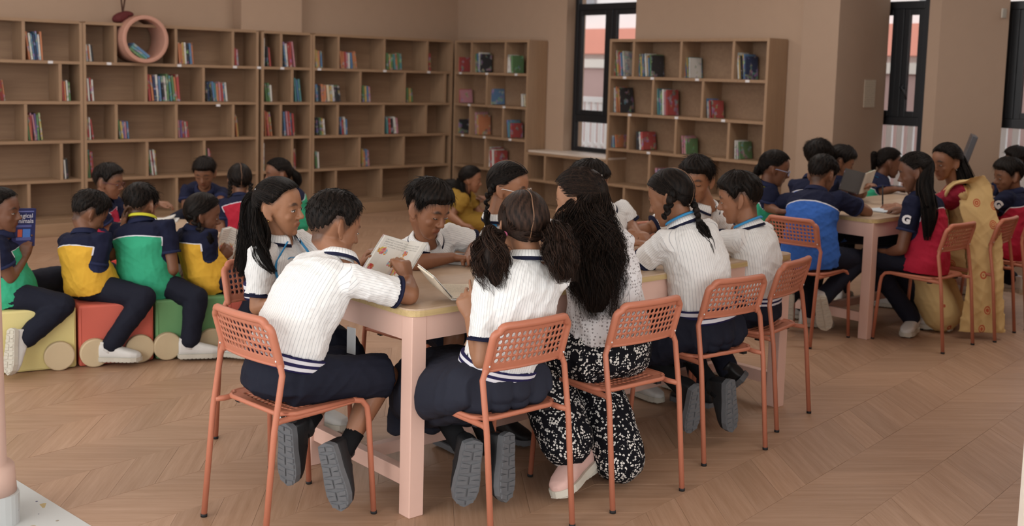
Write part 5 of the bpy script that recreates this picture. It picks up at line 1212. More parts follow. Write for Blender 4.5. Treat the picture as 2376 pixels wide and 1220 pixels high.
def pins(pts, col='#c9c6c4', parent=None):
    q = MB()
    for a, b in pts: q.tube([a, b], .0022, 6)
    return q
# -- boy across the table pointing into a notebook
pel = seat('B11', .085, .03); fw = F_(-88)
nb = RN(988, 556, pel+UP*.36+fw*.17); hc = RN(992, 488, nb+fw*.075+UP*.14)
wR = RN(1050, 597, A(3.10, 3.62, 0.822)); eR = RN(965, 610, A(2.84, 3.66, 0.812))
B11 = person(dict(label='boy with dark fringe in white striped shirt pointing into a white notebook', pel=pel, nb=nb, hc=hc, yaw=-88, shy=-80, head=(-80, 22, -4), vox=.0046, hump=.05, seed=31, top=WS, bottom='shorts', skin='#9a6546', girth=1.04,
    armR=dict(e=eR, w=wR, d=A(.85, -.5, -.12), n=A(-.2, -.25, -1), curl=(55, 60, 40), fc={0: (8, 8, 5)}, thumb=(20, 25)), armL=dict(e=RN(1110, 566, A(3.26, 3.76, 0.822)), w=RN(1090, 590, A(3.20, 3.60, 0.797)), d=A(-.4, -.8, 0), curl=(12, 15, 10)),
    legR=dict(k=A(2.88, 3.60, .49), a=A(2.86, 3.62, .09)), legL=dict(k=A(3.12, 3.60, .49), a=A(3.14, 3.56, .09)), shoes='black', lid=.85, hair=[boy_hair('fringe', .019, 1300, .036, 5, .35)]))
nbk = P(1065, 612, .7715); nx = nz(P(1120, 618, .771)-P(1018, 610, .771)); ny = A(-nx[1], nx[0], 0); b = MB()
c_ = (P(1018, 611, .771)+P(1115, 619, .771))/2+ny*.10
print('NB', c_, nx, ny); r = empty('notebook', c_, 0, 'thick white notebook lying open on the near table under the pointing finger', 'notebook')
b.box((0, 0, .009), (.10, .10, .008), ax=[nx, ny, UP]); b.build('paper_block', m_pages if False else plain('#dcdcdc', .8, .1, .02, 60, 0, 'white_paper'), r); q = MB(); q.box((0, 0, .0178), (.098, .098, .0006), ax=[nx, ny, UP]); q.build('page', NT('lined_page').base((.72, .72, .73), .8), r)
# -- girl with pale glasses and a braid
pel = seat('G12', .085, .03)+A(.0, 0, .0); fw = F_(-88)
nb = RN(1154, 502, pel+UP*.40+fw*.08); hc = RN(1180, 437, nb+F_(-62)*.04+UP*.15); hx = head_axes(-62, 12)
G12 = person(dict(label='girl with pale glasses and one braid sitting across the near table', pel=pel, nb=nb, hc=hc, yaw=-84, shy=-78, head=(-62, 12, 3), vox=.005, seed=41, top=WS, bottom='skirt', skin='#a8714f', bare=True, lid=.85,
    armR=dict(e=RN(1128, 578, A(3.42, 3.82, 0.822)), w=RN(1098, 586, A(3.34, 3.62, 0.802)), d=A(-.5, -.8, -.1), curl=(15, 15, 10)), armL=dict(w=A(3.85, 3.68, 0.802), d=A(-.4, -.9, 0)), legR=dict(k=A(3.55, 3.62, .49)), legL=dict(k=A(3.76, 3.62, .49)),
    hair=[girl_cap([(-.05, -.075, 0.), (.05, -.075, 0.)], 9, 700, .009, True), braid_hair((-.07, -.045, -.0), [RN(1132, 455, hc-hx[0]*.085-UP*.02-hx[1]*.05), RN(1128, 490, hc-hx[0]*.08-UP*.08-hx[1]*.05)], .017, [RN(1130, 515, hc-hx[0]*.1-UP*.13), RN(1140, 545, hc-hx[0]*.1-UP*.18)], 3)],
    extra=[glasses('#cfc3bb', .0018), ribbon(m_blue, None, w=.01)]))
# -- girl with two bunches, back to us
pel = seat('G13', .085, .0); fw = F_(80)
nb = RN(1226, 600, pel+UP*.41+fw*.03); hc = RN(1213, 528, nb+fw*.05+UP*.15); hx = head_axes(66, 12)
eL = RN(1118, 836, A(2.36, 2.92, .66)); wL = RN(1092, 738, A(2.36, 3.07, 0.822))
tB = RN(1100, 1050, A(2.50, 3.02, .22)); tC = RN(1160, 1060, A(2.62, 3.05, .2))
G13 = person(dict(label='girl with two long bunches and centre parting, back to us, holding a page', pel=pel, nb=nb, hc=hc, yaw=84, shy=80, head=(66, 12, 4), vox=.005, seed=51, top=WS, bottom='skirt', belt=(.03, .11), skin='#b07a58', bmat=cloth_plain('#282a35', .8, 'grey_navy_twill'), eyes=False,
    armL=dict(e=eL, w=wL, d=A(-.1, .35, .9), n=A(.55, .5, -.1), curl=(14, 20, 12), fc={0: (2, 8, 6), 1: (30, 40, 25), 2: (40, 45, 30), 3: (45, 50, 30)}, thumb=(42, 10), td=.5), armR=dict(w=RN(1112, 690, A(2.62, 3.20, 0.812)), e=A(2.74, 2.98, .74), d=A(-.6, .7, 0)),
    legL=dict(k=A(2.47, 3.30, .48), a=RN(1075, 1042, A(2.47, 3.05, .2)), toe=nz(P(1078, 1180, .02)-RN(1100, 1040, A(2.48, 2.98, .22))), sole=nz(A(-.25, -.9, .12))), legR=dict(k=A(2.66, 3.30, .48), a=RN(1140, 1040, A(2.62, 3.05, .2)), toe=nz(P(1150, 1165, .02)-RN(1155, 1050, A(2.62, 3.03, .2))), sole=nz(A(.2, -.9, .1))),
    shoes='black', drop=.24, sag=.075, flare=1.25, ssz=1.08, sockh=.06,
    hair=[girl_cap([(-.066, -.045, -.02), (.066, -.045, -.02)], 13, 1300, .010, True),
          pony((.082, -.05, -.03), [RN(1143, 560, nb-F_(82)*.09+UP*.06), RN(1142, 612, nb-F_(82)*.13-UP*.02), RN(1158, 682, nb-F_(82)*.14-UP*.11)], [.016, .032, .054, .052, .024], 900, 14, '#c9688a', .015, 11., .0010, frizz=.014),
          pony((-.080, -.05, -.026), [RN(1290, 545, nb-F_(82)*.08+UP*.07), RN(1303, 595, nb-F_(82)*.12-UP*.0), RN(1310, 655, nb-F_(82)*.13-UP*.09)], [.016, .032, .052, .048, .024], 900, 15, '#141214', .015, 11., .0010, frizz=.014)],
    hmat=hair_mat('#1a1411', '#4a352b')))
sb = RN(1000, 652, A(2.55, 3.30, 0.822)); kk = 4.15/FOC
open_book('book', 'open cream paged book held at the table corner by the girl with bunches', P(1048, 692, .792), P(1012, 664, .812)-P(1048, 692, .792)+UP*.0, P(958, 612, .9)-P(1000, 658, .80), (P(1105, 690, .785)-P(1028, 694, .785)), .006, 'w', None, page_mat('cream_page', '#dcd0bc', 18, 0., .3, .95, '#a09789'), .006)
# -- woman with long curly hair
pel = seat('W14', .10, .02); fw = F_(82)
nb = RN(1372, 548, pel+UP*.46+fw*.05); hc = RN(1345, 468, nb+F_(110)*.045+UP*.165); hx = head_axes(112, 14)
t = NT('dotted_trousers'); vo = t.new('ShaderNodeTexVoronoi'); co = t.coord('Object'); t.set(vo.inputs['Vector'], co); vo.inputs['Scale'].default_value = 95; vo.inputs['Randomness'].default_value = .55
ringm = t.math('MULTIPLY', t.math('LESS_THAN', vo.outputs['Distance'], .43), t.math('GREATER_THAN', vo.outputs['Distance'], .14)); ar = t.noise(co, 11, 2, .4); ln_ = t.math('GREATER_THAN', t.math('SINE', t.math('MULTIPLY', ar, 46.)), -.15)
m_dot = t.base(t.mix(t.math('MULTIPLY', ringm, ln_), lin('#15151a'), lin('#dcd8d2')), .85, .1)
t = NT('eyelet_lace'); vo = t.new('ShaderNodeTexVoronoi'); vo.inputs['Randomness'].default_value = .35; t.set(vo.inputs['Vector'], t.coord()); vo.inputs['Scale'].default_value = 75; hole = t.math('LESS_THAN', vo.outputs['Distance'], .3); t.bump(vo.outputs['Distance'], .4, .003)
m_lace = t.base(t.mix(t.math('MULTIPLY', hole, .8), lin('#dddadb'), lin('#77706f')), .85, .1)
hf = F_(84); hairW = [RN(1376, 515, nb-hf*.07+UP*.08), RN(1384, 575, nb-hf*.14-UP*.02), RN(1390, 640, nb-hf*.185-UP*.14), RN(1394, 735, nb-hf*.195-UP*.32)]
W14 = person(dict(label='woman with very long curly hair in white lace top and dotted black trousers', pel=pel, nb=nb, hc=hc, yaw=86, shy=92, s=1.13, hs=1.03, head=(112, 14, 3), vox=.006, seed=61, top=('plain', m_lace, 'lace_top'), top0=.07, sleeve=.9, bottom='trousers', bmat=m_dot, wide=1.75, skin='#b98462', eyes=False,
    armL=dict(w=A(2.95, 3.28, 0.802), e=A(2.90, 3.05, 0.822), d=A(.3, .9, 0)), armR=dict(e=A(3.36, 3.12, 0.842), w=A(3.3, 3.33, 0.812), d=A(-.5, .8, 0)),
    legL=dict(k=A(2.98, 3.20, .49), a=RN(1318, 1030, A(2.86, 2.98, .13)), sh=RN(1336, 1052, A(2.90, 2.98, .09)), toe=nz(A(-.75, -.25, -.12)), sole=nz(A(-.05, -.25, -.9))), legR=dict(k=A(3.22, 3.18, .49), a=RN(1440, 1068, A(3.14, 2.86, .05)), sh=RN(1372, 1036, A(3.00, 3.04, .09)), toe=nz(A(-.7, -.1, -.05)), sole=nz(A(0, -.1, -.95))), shoes='pink', sockm=skin('#b98462'), ssz=1.05,
    hair=[girl_cap([(0, -.09, .02)], 17, 1400, .016), pony((0, -.075, .04), hairW, [.05, .085, .10, .105, .10, .075], 2600, 18, None, .016, 17., .0009, .75, frizz=.025),
          pony((.05, -.07, .02), [RN(1318, 530, nb-hf*.07+UP*.07), RN(1338, 605, nb-hf*.16-UP*.06), RN(1362, 700, nb-hf*.2-UP*.25)], [.03, .055, .065, .03], 900, 19, None, .015, 16., .0009, frizz=.02)],
    hmat=hair_mat('#14100e', '#36271f')))
q = MB(); L_ = lambda a, b, d: loc(hc, hx, 1.03, (a, b, d))
for a_, b_ in ((L_(.02, -.106, .055), L_(-.02, -.103, .085)), (L_(.015, -.112, .03), L_(-.03, -.105, .06))): q.tube([a_, b_], .0022, 6)
q.build('hair_pin', plain('#b9b6b4', .3, .6), W14, W14.location, smooth=True)
# trouser hem hanging behind the right leg
# -- boy behind the woman
pel = seat('B15', .085, .03); fw = F_(-95)
nb = RN(1398, 492, pel+UP*.40+fw*.08); hc = RN(1366, 432, nb+F_(-75)*.05+UP*.145)
B15 = person(dict(label='boy in white shirt half hidden behind the curly-haired woman', pel=pel, nb=nb, hc=hc, yaw=-92, head=(-70, 16, 0), vox=.007, seed=71, top=WS, bottom='trousers', skin='#a8714f', lid=.85, armL=dict(e=RN(1462, 520, A(4.42, 3.82, 0.822)), w=RN(1478, 540, A(4.36, 3.62, 0.802)), d=A(-.3, -.9, 0)), armR=dict(w=A(4.0, 3.62, 0.802), d=A(.3, -.9, 0)), hair=[boy_hair('fringe', .017, 700, .03, 7)]))
# -- girl with two braids and striped belt
pel = seat('G16', .085, .0); fw = F_(92)
nb = RN(1586, 520, pel+UP*.42+fw*.06); hc = RN(1556, 462, nb+F_(110)*.06+UP*.135); hx = head_axes(108, 22)
G16 = person(dict(label='girl with two braids, blue lanyard and striped belt over a dark skirt', pel=pel, nb=nb, hc=hc, yaw=90, shy=92, head=(108, 22, 6), vox=.0056, seed=81, top=WS, bottom='skirt', belt=(.06, .17), girth=1.12, skin='#9a6747', eyes=False, sleeve=.92,
    armL=dict(e=RN(1492, 608, A(3.62, 3.22, 0.802)), w=A(3.52, 3.36, 0.807), d=A(.3, .9, 0)), armR=dict(e=A(4.05, 3.25, 0.822), w=A(3.9, 3.38, 0.812), d=A(-.5, .8, 0)),
    legL=dict(k=A(3.66, 3.34, .48), a=RN(1585, 905, A(3.62, 3.1, .19)), toe=nz(P(1575, 1010, .02)-RN(1590, 905, A(3.62, 3.1, .2))), sole=nz(A(-.1, -.95, .1))), legR=dict(k=A(3.92, 3.34, .48), a=RN(1662, 905, A(3.86, 3.05, .19)), toe=nz(P(1660, 1005, .02)-RN(1655, 890, A(3.86, 3.0, .2))), sole=nz(A(.05, -.97, .15))), shoes='black', drop=.18, sag=.06, flare=1.25, ssz=1.05,
    hair=[girl_cap([(-.06, -.06, -.01), (.06, -.06, -.01)], 23, 1000, .011, True), braid_hair((.070, -.045, .0), [RN(1550, 480, hc-_fh*.12-UP*.04), RN(1541, 512, hc-_fh*.10-UP*.1)], .021, None, 24),
          braid_hair((-.07, -.05, .01), [RN(1613, 480, nb-F_(92)*.08+UP*.06-_rh*-.07), RN(1622, 512, nb-F_(92)*.14+UP*.01+_rh*.08)], .019, [RN(1636, 545, nb-F_(92)*.17-UP*.06+_rh*.1), RN(1655, 600, nb-F_(92)*.21-UP*.15+_rh*.12)], 25, tn=420)],
    extra=[ribbon(m_blue, None, w=.0065, rr=.080, drop=.028)]))
# -- boy across the table facing us
pel = seat('B17', .085, .03); fw = F_(-95)
nb = RN(1638, 479, pel+UP*.40+fw*.08); hc = RN(1617, 420, nb+F_(-150)*.05+UP*.145)
B17 = person(dict(label='boy in white shirt facing us with lowered eyes across the near table', pel=pel, nb=nb, hc=hc, yaw=-100, head=(-158, 14, 0), vox=.0055, seed=91, top=WS, bottom='trousers', skin='#a97250', lid=.9, armR=dict(e=RN(1500, 532, A(4.55, 3.82, 0.812)), w=RN(1470, 535, A(4.40, 3.66, 0.802)), d=A(-.7, -.6, 0)), armL=dict(e=RN(1690, 538, A(5.05, 3.80, 0.822)), w=A(4.95, 3.62, 0.802), d=A(-.6, -.7, 0)), hair=[boy_hair('fringe', .018, 900, .034, 9, .45)]))
# -- boy at the right end of the near table
pel = seat('B18', .085, .0); fw = F_(104)
nb = RN(1738, 528, pel+UP*.40+fw*.04); hc = RN(1716, 463, nb+F_(120)*.05+UP*.14)
B18 = person(dict(label='boy with neat short hair and blue lanyard on the last chair of the near table', pel=pel, nb=nb, hc=hc, yaw=104, shy=100, head=(122, 14, 0), vox=.0056, seed=101, top=WS, bottom='trousers', belt=(.05, .13), skin='#a87150', lid=.6, armL=dict(e=RN(1668, 560, A(4.18, 3.32, 0.822)), w=A(4.22, 3.45, 0.812), d=A(.2, .9, 0)), armR=dict(e=A(4.60, 3.35, 0.822), w=A(4.45, 3.46, 0.807), d=A(-.6, .7, 0)),
    legL=dict(k=A(4.20, 3.46, .49), a=A(4.2, 3.30, .10)), legR=dict(k=A(4.36, 3.48, .49), a=RN(1690, 862, A(4.26, 3.22, .20)), toe=nz(P(1665, 925, .02)-RN(1740, 865, A(4.3, 3.1, .17))), sole=nz(A(.3, -.85, -.25))), shoes='black',
    hair=[boy_hair('fringe', .014, 1000, .024, 11, .3)], extra=[ribbon(m_blue, None, w=.0065, rr=.080, drop=.028)]))
# ------------------------------------------------------------------ children on the foam train
def on_train(px, dz=.33, off=.18):
    best = min(((abs(Qx(T0+ta*s_+tn*off+UP*dz)-px), s_) for s_ in np.linspace(-1.2, 2, 321)))[1]; return T0+ta*best+tn*off
def Qx(p): v = np.asarray(p)-CAM; return PPX+FOC*np.dot(v, _r)/np.dot(v, _fw)
pel = on_train(212)+UP*.415; fw = F_(15)
nb = RN(196, 545, pel+UP*.38+fw*.06); hc = RN(206, 497, nb+fw*.06+UP*.13)
B2 = person(dict(label='boy in yellow and navy polo with head bowed, sitting on the red block', pel=pel, nb=nb, hc=hc, yaw=18, shy=20, head=(-2, 34, 0), vox=.0065, seed=111, s=.96, hs=1.02, top=('polo', '#d9a83c'), top0=-.1, bottom='trousers', skin='#8d5d41', eyes=False, hump=.06,
    armR=dict(e=RN(218, 650, pel+F_(-40)*.22+UP*.2), w=RN(238, 622, pel+F_(10)*.28+UP*.22), d=A(.4, .6, .1), curl=(40, 50, 30)), armL=dict(w=pel+F_(18)*.3+UP*.2, pole=(0, .6, -1), d=A(.8, 0, 0)),
    legR=dict(k=RN(335, 690, pel+F_(-52)*.34), a=RN(255, 805, pel+F_(-70)*.28-UP*.32), toe=nz(P(332, 838, 0)-P(232, 838, 0))), legL=dict(k=pel+F_(55)*.34, a=pel*A(1, 1, 0)+F_(60)*.38+UP*.085), shoes='white', hair=[boy_hair('boy', .017, 900, .03, 21, .5)]))
pel = on_train(345)+UP*.415; fw = F_(30)
nb = RN(328, 517, pel+UP*.40+fw*.04); hc = RN(326, 480, nb+fw*.06+UP*.13)
B3 = person(dict(label='boy in green and navy polo with yellow lanyard, hand at his ear', pel=pel, nb=nb, hc=hc, yaw=30, shy=34, head=(36, 22, -4), vox=.0065, seed=121, s=1., hs=1.03, top=('polo', '#3aa37c'), bottom='trousers', skin='#8d5d41', eyes=False, hump=.05, girth=1.08,
    armR=dict(e=RN(400, 625, pel+F_(-40)*.26+UP*.2), w=RN(392, 635, pel+F_(5)*.32+UP*.16), d=A(.3, .6, -.2)), armL=dict(e=RN(262, 590, pel+F_(120)*.2+UP*.26), w=RN(288, 524, hc+F_(165)*.115-UP*.08), d=nz(UP+_r*.12), n=A(.5, -.5, 0), curl=(15, 20, 10), spread=9),
    legR=dict(k=RN(455, 690, pel+F_(-50)*.35), a=RN(440, 797, pel+F_(-62)*.36-UP*.32), toe=nz(P(500, 828, 0)-P(415, 832, 0))), legL=dict(k=pel+F_(65)*.35, a=pel*A(1, 1, 0)+F_(65)*.38+UP*.085), shoes='white', hair=[boy_hair('boy', .017, 900, .03, 23, .5)], extra=[ribbon(m_yel, None, w=.010, rr=.080, drop=.03)]))
pel = on_train(482)+UP*.415; fw = F_(-5)
nb = RN(455, 533, pel+UP*.38+fw*.03); hc = RN(470, 500, nb+F_(-30)*.05+UP*.13); hx = head_axes(-22, 14)
G4 = person(dict(label='girl in yellow and navy polo with thick braid reading an open book', pel=pel, nb=nb, hc=hc, yaw=0, shy=2, head=(-22, 14, 0), vox=.0065, seed=131, s=.96, hs=1.03, top=('polo', '#d9a83c'), bottom='trousers', skin='#7d5038', lid=.7, hump=.06,
    armR=dict(e=RN(478, 636, pel+F_(-40)*.16+UP*.18), w=RN(513, 600, pel+F_(-20)*.32+UP*.28), d=A(.7, .0, .6), n=A(.2, .8, 0), curl=(40, 50, 30)), armL=dict(w=RN(505, 565, pel+F_(0)*.36+UP*.30), pole=(0, .4, -1), d=A(.8, -.3, .3), curl=(40, 50, 30)),
    legR=dict(k=pel+F_(-45)*.34, a=P(535, 795, .09), toe=nz(P(560, 815, 0)-P(500, 810, 0))), legL=dict(k=pel+F_(50)*.34, a=pel*A(1, 1, 0)+F_(55)*.38+UP*.085), shoes='white',
    hair=[girl_cap([(-.05, -.07, -.02), (.05, -.07, -.02)], 27, 500, .011), braid_hair((-.06, -.06, -.01), [RN(462, 528, hc-_fh*.1-UP*.06), RN(474, 542, hc-_fh*.13-UP*.08)], .02, [RN(486, 552, hc-_fh*.14-UP*.1), RN(490, 575, hc-_fh*.13-UP*.16)], 28)]))
q_ = 5.9/FOC; sb = RN(512, 592, pel+F_(-12)*.40+UP*.30)
open_book('book', 'open paperback with a colour picture held by the girl with the thick braid', sb, (_r*22-_u*-70)*q_+_fw*.03, (-_r*8-_u*4)*q_-_fw*.10, (_r*26+_u*-12)*q_+_fw*.02, .008, 'w', None, page_mat('storybook_page', lines=14, pic=1., l0=.5, l1=.95, blocks=[(.5, .25, .45, .3)]), .006)
pel = on_train(22)+UP*.415; fw = F_(-30)
nb = RN(2, 540, pel+UP*.40+fw*.02); hc = RN(2, 492, nb+fw*.04+UP*.13); hx = head_axes(-38, 4); bc = RN(53, 527, pel+F_(-60)*.14+F_(30)*.12+UP*.42)
G1 = person(dict(label='girl in green and navy polo beside the pink column holding a blue book', pel=pel, nb=nb, hc=hc, yaw=-30, shy=-28, head=(-40, 4, 0), vox=.0065, seed=141, s=1., hs=1.03, top=('polo', '#3aa37c'), bottom='trousers', skin='#7d5038', lid=.5,
    armR=dict(e=RN(22, 645, pel+F_(-60)*.16+UP*.18), w=RN(55, 600, bc-UP*.12), d=A(.12, -.02, 1), n=A(.3, .7, 0), curl=(30, 45, 30)), armL=dict(w=bc+_fw*.05-UP*.13-_r*.0, pole=(0, .5, -1), d=A(.1, 0, 1), n=-_fh, curl=(25, 40, 30)),
    legR=dict(k=RN(145, 708, pel+F_(-40)*.38), a=RN(55, 790, pel+F_(-75)*.28-UP*.26), toe=nz(A(-.15, -.2, -1)), sole=nz(A(-.9, -.2, .2))), legL=dict(k=pel+F_(30)*.36, a=pel*A(1, 1, 0)+F_(45)*.40+UP*.085), shoes='white', hair=[girl_cap([(0, -.085, .03)], 29, 500, .010), pony((0, -.1, .03), [hc-hx[1]*.15-UP*.1, hc-hx[1]*.15-UP*.22], [.012, .035, .02], 120, 30)]))
bx = nz(_r*1.+_fw*1.15); by = nz(UP+_r*.06); bn = nz(np.cross(bx, by)); bn = bn if np.dot(bn, CAM-bc) > 0 else -bn
bk = empty('book', bc, 0, 'navy book titled Magical Animals held upright by the girl at the column', 'book')
q = MB(); w_, h_, d_ = .062, .100, .0085
q.box((0, 0, 0), (w_, h_, .002), ax=[bx, by, bn]); q.V[-1] += bn*d_; q.box(-bn*d_, (w_, h_, .002), ax=[bx, by, bn]); q.build('cover', plain('#2a2f5c', .4, .4, .05, 20, 0, 'navy_cover'), bk)
q = MB(); q.box((0, 0, 0), (w_-.004, h_-.003, d_-.001), ax=[bx, by, bn]); q.build('paper_block', m_pages, bk)
m_let = plain('#d8d8e0', .5, .3, .02, 20, 0, 'white_print'); tx = bx if np.dot(bx, _r) > 0 else -bx
tc_ = bc+bn*(d_+.0032)
text('Magical', tc_+by*.062, tx, by, bn, .032, m_let, bk, bc); text('Animals', tc_+by*.034, tx, by, bn, .032, m_let, bk, bc)
for i, (dy, c_, w2, h2) in enumerate(((.085, '#6d74a8', .05, .003), (.008, '#565d94', .04, .006), (-.03, '#4a76c0', .02, .022), (-.06, '#565d94', .04, .008))):
    q = MB(); q.box(tc_+by*dy+tx*(.015 if i == 2 else 0)-bc, (w2, h2, .0004), ax=[tx, by, bn]); q.build('cover_print', plain(c_, .5), bk)
q = MB(); q.box(tc_-by*.03-tx*.02-bc, (.012, .02, .0004), ax=[tx, by, bn]); q.build('cover_print', plain('#b4553f', .5), bk)
# ------------------------------------------------------------------ children by the long wall
stool(D(252, 640, 7.2)*A(1, 1, 0), '#c8473c', 'red round stool behind the boy in green', .36)
def kid(label, px, pd, nbp, hcp, yaw, head, col, hair, skin_='#8d5d41', s=1., hs=1.03, seatz=.36, arms=None, leg=None, vox=.008, lid=.8, extra=(), eyes=True, bottom='trousers', shoes='white', top=None, pelp=None, lean=.04, bmat=None, **kw):
    """seated child: pelvis from pixel column px at depth pd over a seat of height seatz"""
    v = ray(px, 400); p0 = (CAM+v*(pd/np.dot(v, _fw)))*A(1, 1, 0); pel = p0+UP*(seatz+.085*s) if pelp is None else pelp; fw = F_(yaw)
    nb = RN(*nbp, pel+UP*.40*s+fw*lean); hc = RN(*hcp, nb+F_(head[0])*.05+UP*.135*s); a = arms or {}; l = leg or {}
    gl = lambda k, sg: a.get(k) or dict(w=pel+fw*.34*s+F_(yaw+90)*sg*.08+UP*.20, pole=(0, 0, -1), d=fw)
    return person(dict(dict(label=label, pel=pel, nb=nb, hc=hc, yaw=yaw, head=head, s=s, hs=hs, vox=vox, top=top or ('polo', col), bottom=bottom, skin=skin_, hair=hair(hc, head_axes(*head), nb) if callable(hair) else hair, armL=gl('L', 1), armR=gl('R', -1), lid=lid, eyes=eyes, extra=list(extra), shoes=shoes,
        legL=l.get('L', {}), legR=l.get('R', {}), seed=int(px), **({'bmat': bmat} if bmat else {})), **kw)), pel, nb, hc
kid('boy with glasses in navy and red polo bending over the low table', 240, 7.55, (238, 462), (252, 424), -35, (-46, 10, 0), '#a92b42', [boy_hair('boy', .016, 600, .028, 41)], extra=[glasses('#5a2c2a', .0022)], bottom='trousers', arms=dict(R=dict(e=D(258, 538, 7.5), w=D(300, 510, 7.65), d=A(.7, -.6, 0))))
kid('boy in navy and blue polo facing us behind the low table', 470, 8.75, (474, 440), (475, 402), -128, (-130, 26, 0), '#3c63b8', [boy_hair('fringe', .016, 500, .028, 43)], lid=.9, lean=.1, arms=dict(L=dict(e=D(510, 472, 8.5), w=D(497, 500, 8.35), d=A(-.6, -.6, 0)), R=dict(e=D(432, 480, 8.6), w=D(450, 500, 8.3), d=A(-.3, -.8, 0))), extra=[sleeve_patch(1, 'G')])
kid('girl with two thin braids in navy and red polo, back to us', 562, 7.9, (555, 462), (556, 420), 62, (70, 10, 0), '#b02a3c', lambda hc, hx, nb: [girl_cap([(-.06, -.06, -.01), (.06, -.06, -.01)], 45, 400, .010, True), braid_hair((.07, -.05, -.02), [RN(533, 450, nb-F_(60)*.05+UP*.06), RN(530, 475, nb-F_(60)*.09)], .016, None, 46), braid_hair((-.07, -.05, -.02), [RN(582, 450, nb-F_(60)*.05+UP*.06), RN(590, 472, nb-F_(60)*.09)], .016, None, 47)], eyes=False, extra=[sleeve_patch(1, 'G')], arms=dict(L=dict(e=D(512, 540, 7.8), w=D(495, 512, 8.0), d=A(.2, .8, 0))))
p_, *_ = kid('girl with a ponytail in navy polo half hidden behind the ponytail girl', 680, 8.5, (668, 450), (645, 405), 160, (165, 8, 0), '#3aa37c', lambda hc, hx, nb: [girl_cap([(0, -.085, .04)], 48, 400, .010), pony((0, -.1, .04), [RN(690, 415, hc-hx[1]*.15), RN(686, 445, hc-hx[1]*.15-UP*.1)], [.012, .035, .03, .01], 120, 49)])
stool(D(712, 590, 8.2)*A(1, 1, 0), '#c98a98', 'pink round stool behind the boy with the picture book', .36)
# woman sitting at the foot of the corner bookcases and a small child
m_must = cloth_plain('#8a6a2c', .85, 'mustard_cotton')
kid('woman with long straight hair in a mustard tunic sitting near the corner bookcase', 1068, 9.9, (1078, 448), (1092, 418), -35, (-44, 10, 0), '', lambda hc, hx, nb: [girl_cap([(0, -.09, -.02)], 51, 400, .013), pony((0, -.075, 0), [RN(1072, 440, hc-hx[1]*.1-UP*.08), RN(1075, 495, hc-hx[1]*.11-UP*.24)], [.06, .075, .075, .05], 300, 52, None, .004, 7., .0022)], top=('plain', m_must, 'tunic'), s=1.12, seatz=.2, skin_='#9a6648', bmat=m_must, arms=dict(R=dict(e=D(1045, 500, 9.75), w=D(1072, 520, 9.6), d=A(.6, -.6, -.2))), extra=[])
kid('small child with short black hair beside the woman in mustard', 1043, 10.2, (1043, 478), (1045, 450), -60, (-70, 10, 0), '#8a6a2c', [boy_hair('fringe', .016, 300, .028, 53)], top=('plain', cloth_plain('#cbbfae'), 'shirt'), s=.8, seatz=.2)
# ------------------------------------------------------------------ the table by the windows
pel = seat('B22', .085, .05); fw = F_(8)
nb = RN(1893, 448, pel+UP*.40+fw*.14); hc = RN(1907, 408, nb+fw*.06+UP*.13)
person(dict(label='boy in blue and navy polo leaning on the table end, back to us', pel=pel, nb=nb, hc=hc, yaw=8, shy=4, head=(0, 28, 0), vox=.0065, seed=151, s=1.05, top=('polo', '#3a66b5'), bottom='trousers', skin='#8d5d41', eyes=False, girth=1.1, hump=.05,
    armR=dict(e=RN(2012, 492, A(6.32, 3.72, 0.802)), w=RN(1985, 470, A(6.45, 3.9, 0.812)), d=A(.3, .8, 0)), armL=dict(e=RN(1792, 478, A(6.05, 4.25, 0.842)), w=A(6.32, 4.2, 0.812), d=A(.8, -.2, 0)),
    legR=dict(k=A(6.28, 3.74, .49), a=RN(1905, 695, A(6.05, 3.72, .2)), toe=nz(P(1905, 775, .02)-RN(1890, 690, A(6., 3.7, .2))), sole=nz(A(-.8, -.5, .1))), legL=dict(k=A(6.28, 4.02, .49), a=RN(1830, 690, A(6.02, 4.06, .2)), toe=nz(P(1825, 755, .02)-RN(1835, 680, A(6., 4.06, .2))), sole=nz(A(-.8, -.5, .1))), shoes='white', hair=[boy_hair('boy', .015, 800, .024, 61, .4)]))
pel = seat('G24', .085, .02); fw = F_(95)
nb = RN(2140, 452, pel+UP*.40+fw*.10); hc = RN(2124, 402, nb+F_(115)*.05+UP*.135); hx = head_axes(118, 16)
person(dict(label='girl with a long straight ponytail in red and navy polo, back to us', pel=pel, nb=nb, hc=hc, yaw=97, shy=100, head=(118, 16, 3), vox=.0065, seed=161, s=1.05, top=('polo', '#b22840'), bottom='trousers', skin='#7d5038', eyes=False, hump=.03,
    armL=dict(e=RN(2092, 578, A(6.28, 3.45, .62)), w=RN(2062, 585, A(6.30, 3.62, .58)), d=A(.3, .8, 0)), armR=dict(w=A(6.62, 3.62, 0.802), d=A(-.3, .8, 0)),
    legL=dict(k=A(6.36, 3.72, .50), a=P(2118, 742, .09), toe=nz(P(2075, 785, .02)-P(2130, 750, .02))), legR=dict(k=A(6.56, 3.74, .50), a=P(2158, 725, .09), toe=nz(P(2110, 770, .02)-P(2170, 730, .02))), shoes='white',
    hair=[girl_cap([(0, -.085, .05)], 63, 700, .011), pony((0, -.1, .05), [RN(2148, 430, nb-_fh*.12+UP*.07), RN(2157, 490, nb-_fh*.20-UP*.05), RN(2152, 558, nb-_fh*.235-UP*.2)], [.014, .05, .055, .05, .02], 350, 64, '#141214', .003, 7.)], extra=[sleeve_patch(1, 'G')]))
pel = seat('W25', .095, .02); fw = F_(120)
nb = RN(2215, 428, pel+UP*.44+fw*.12); hc = RN(2196, 378, nb+F_(160)*.05+UP*.15); hx = head_axes(160, 12)
m_red = cloth_plain('#8c1f33', .7, 'crimson_silk')
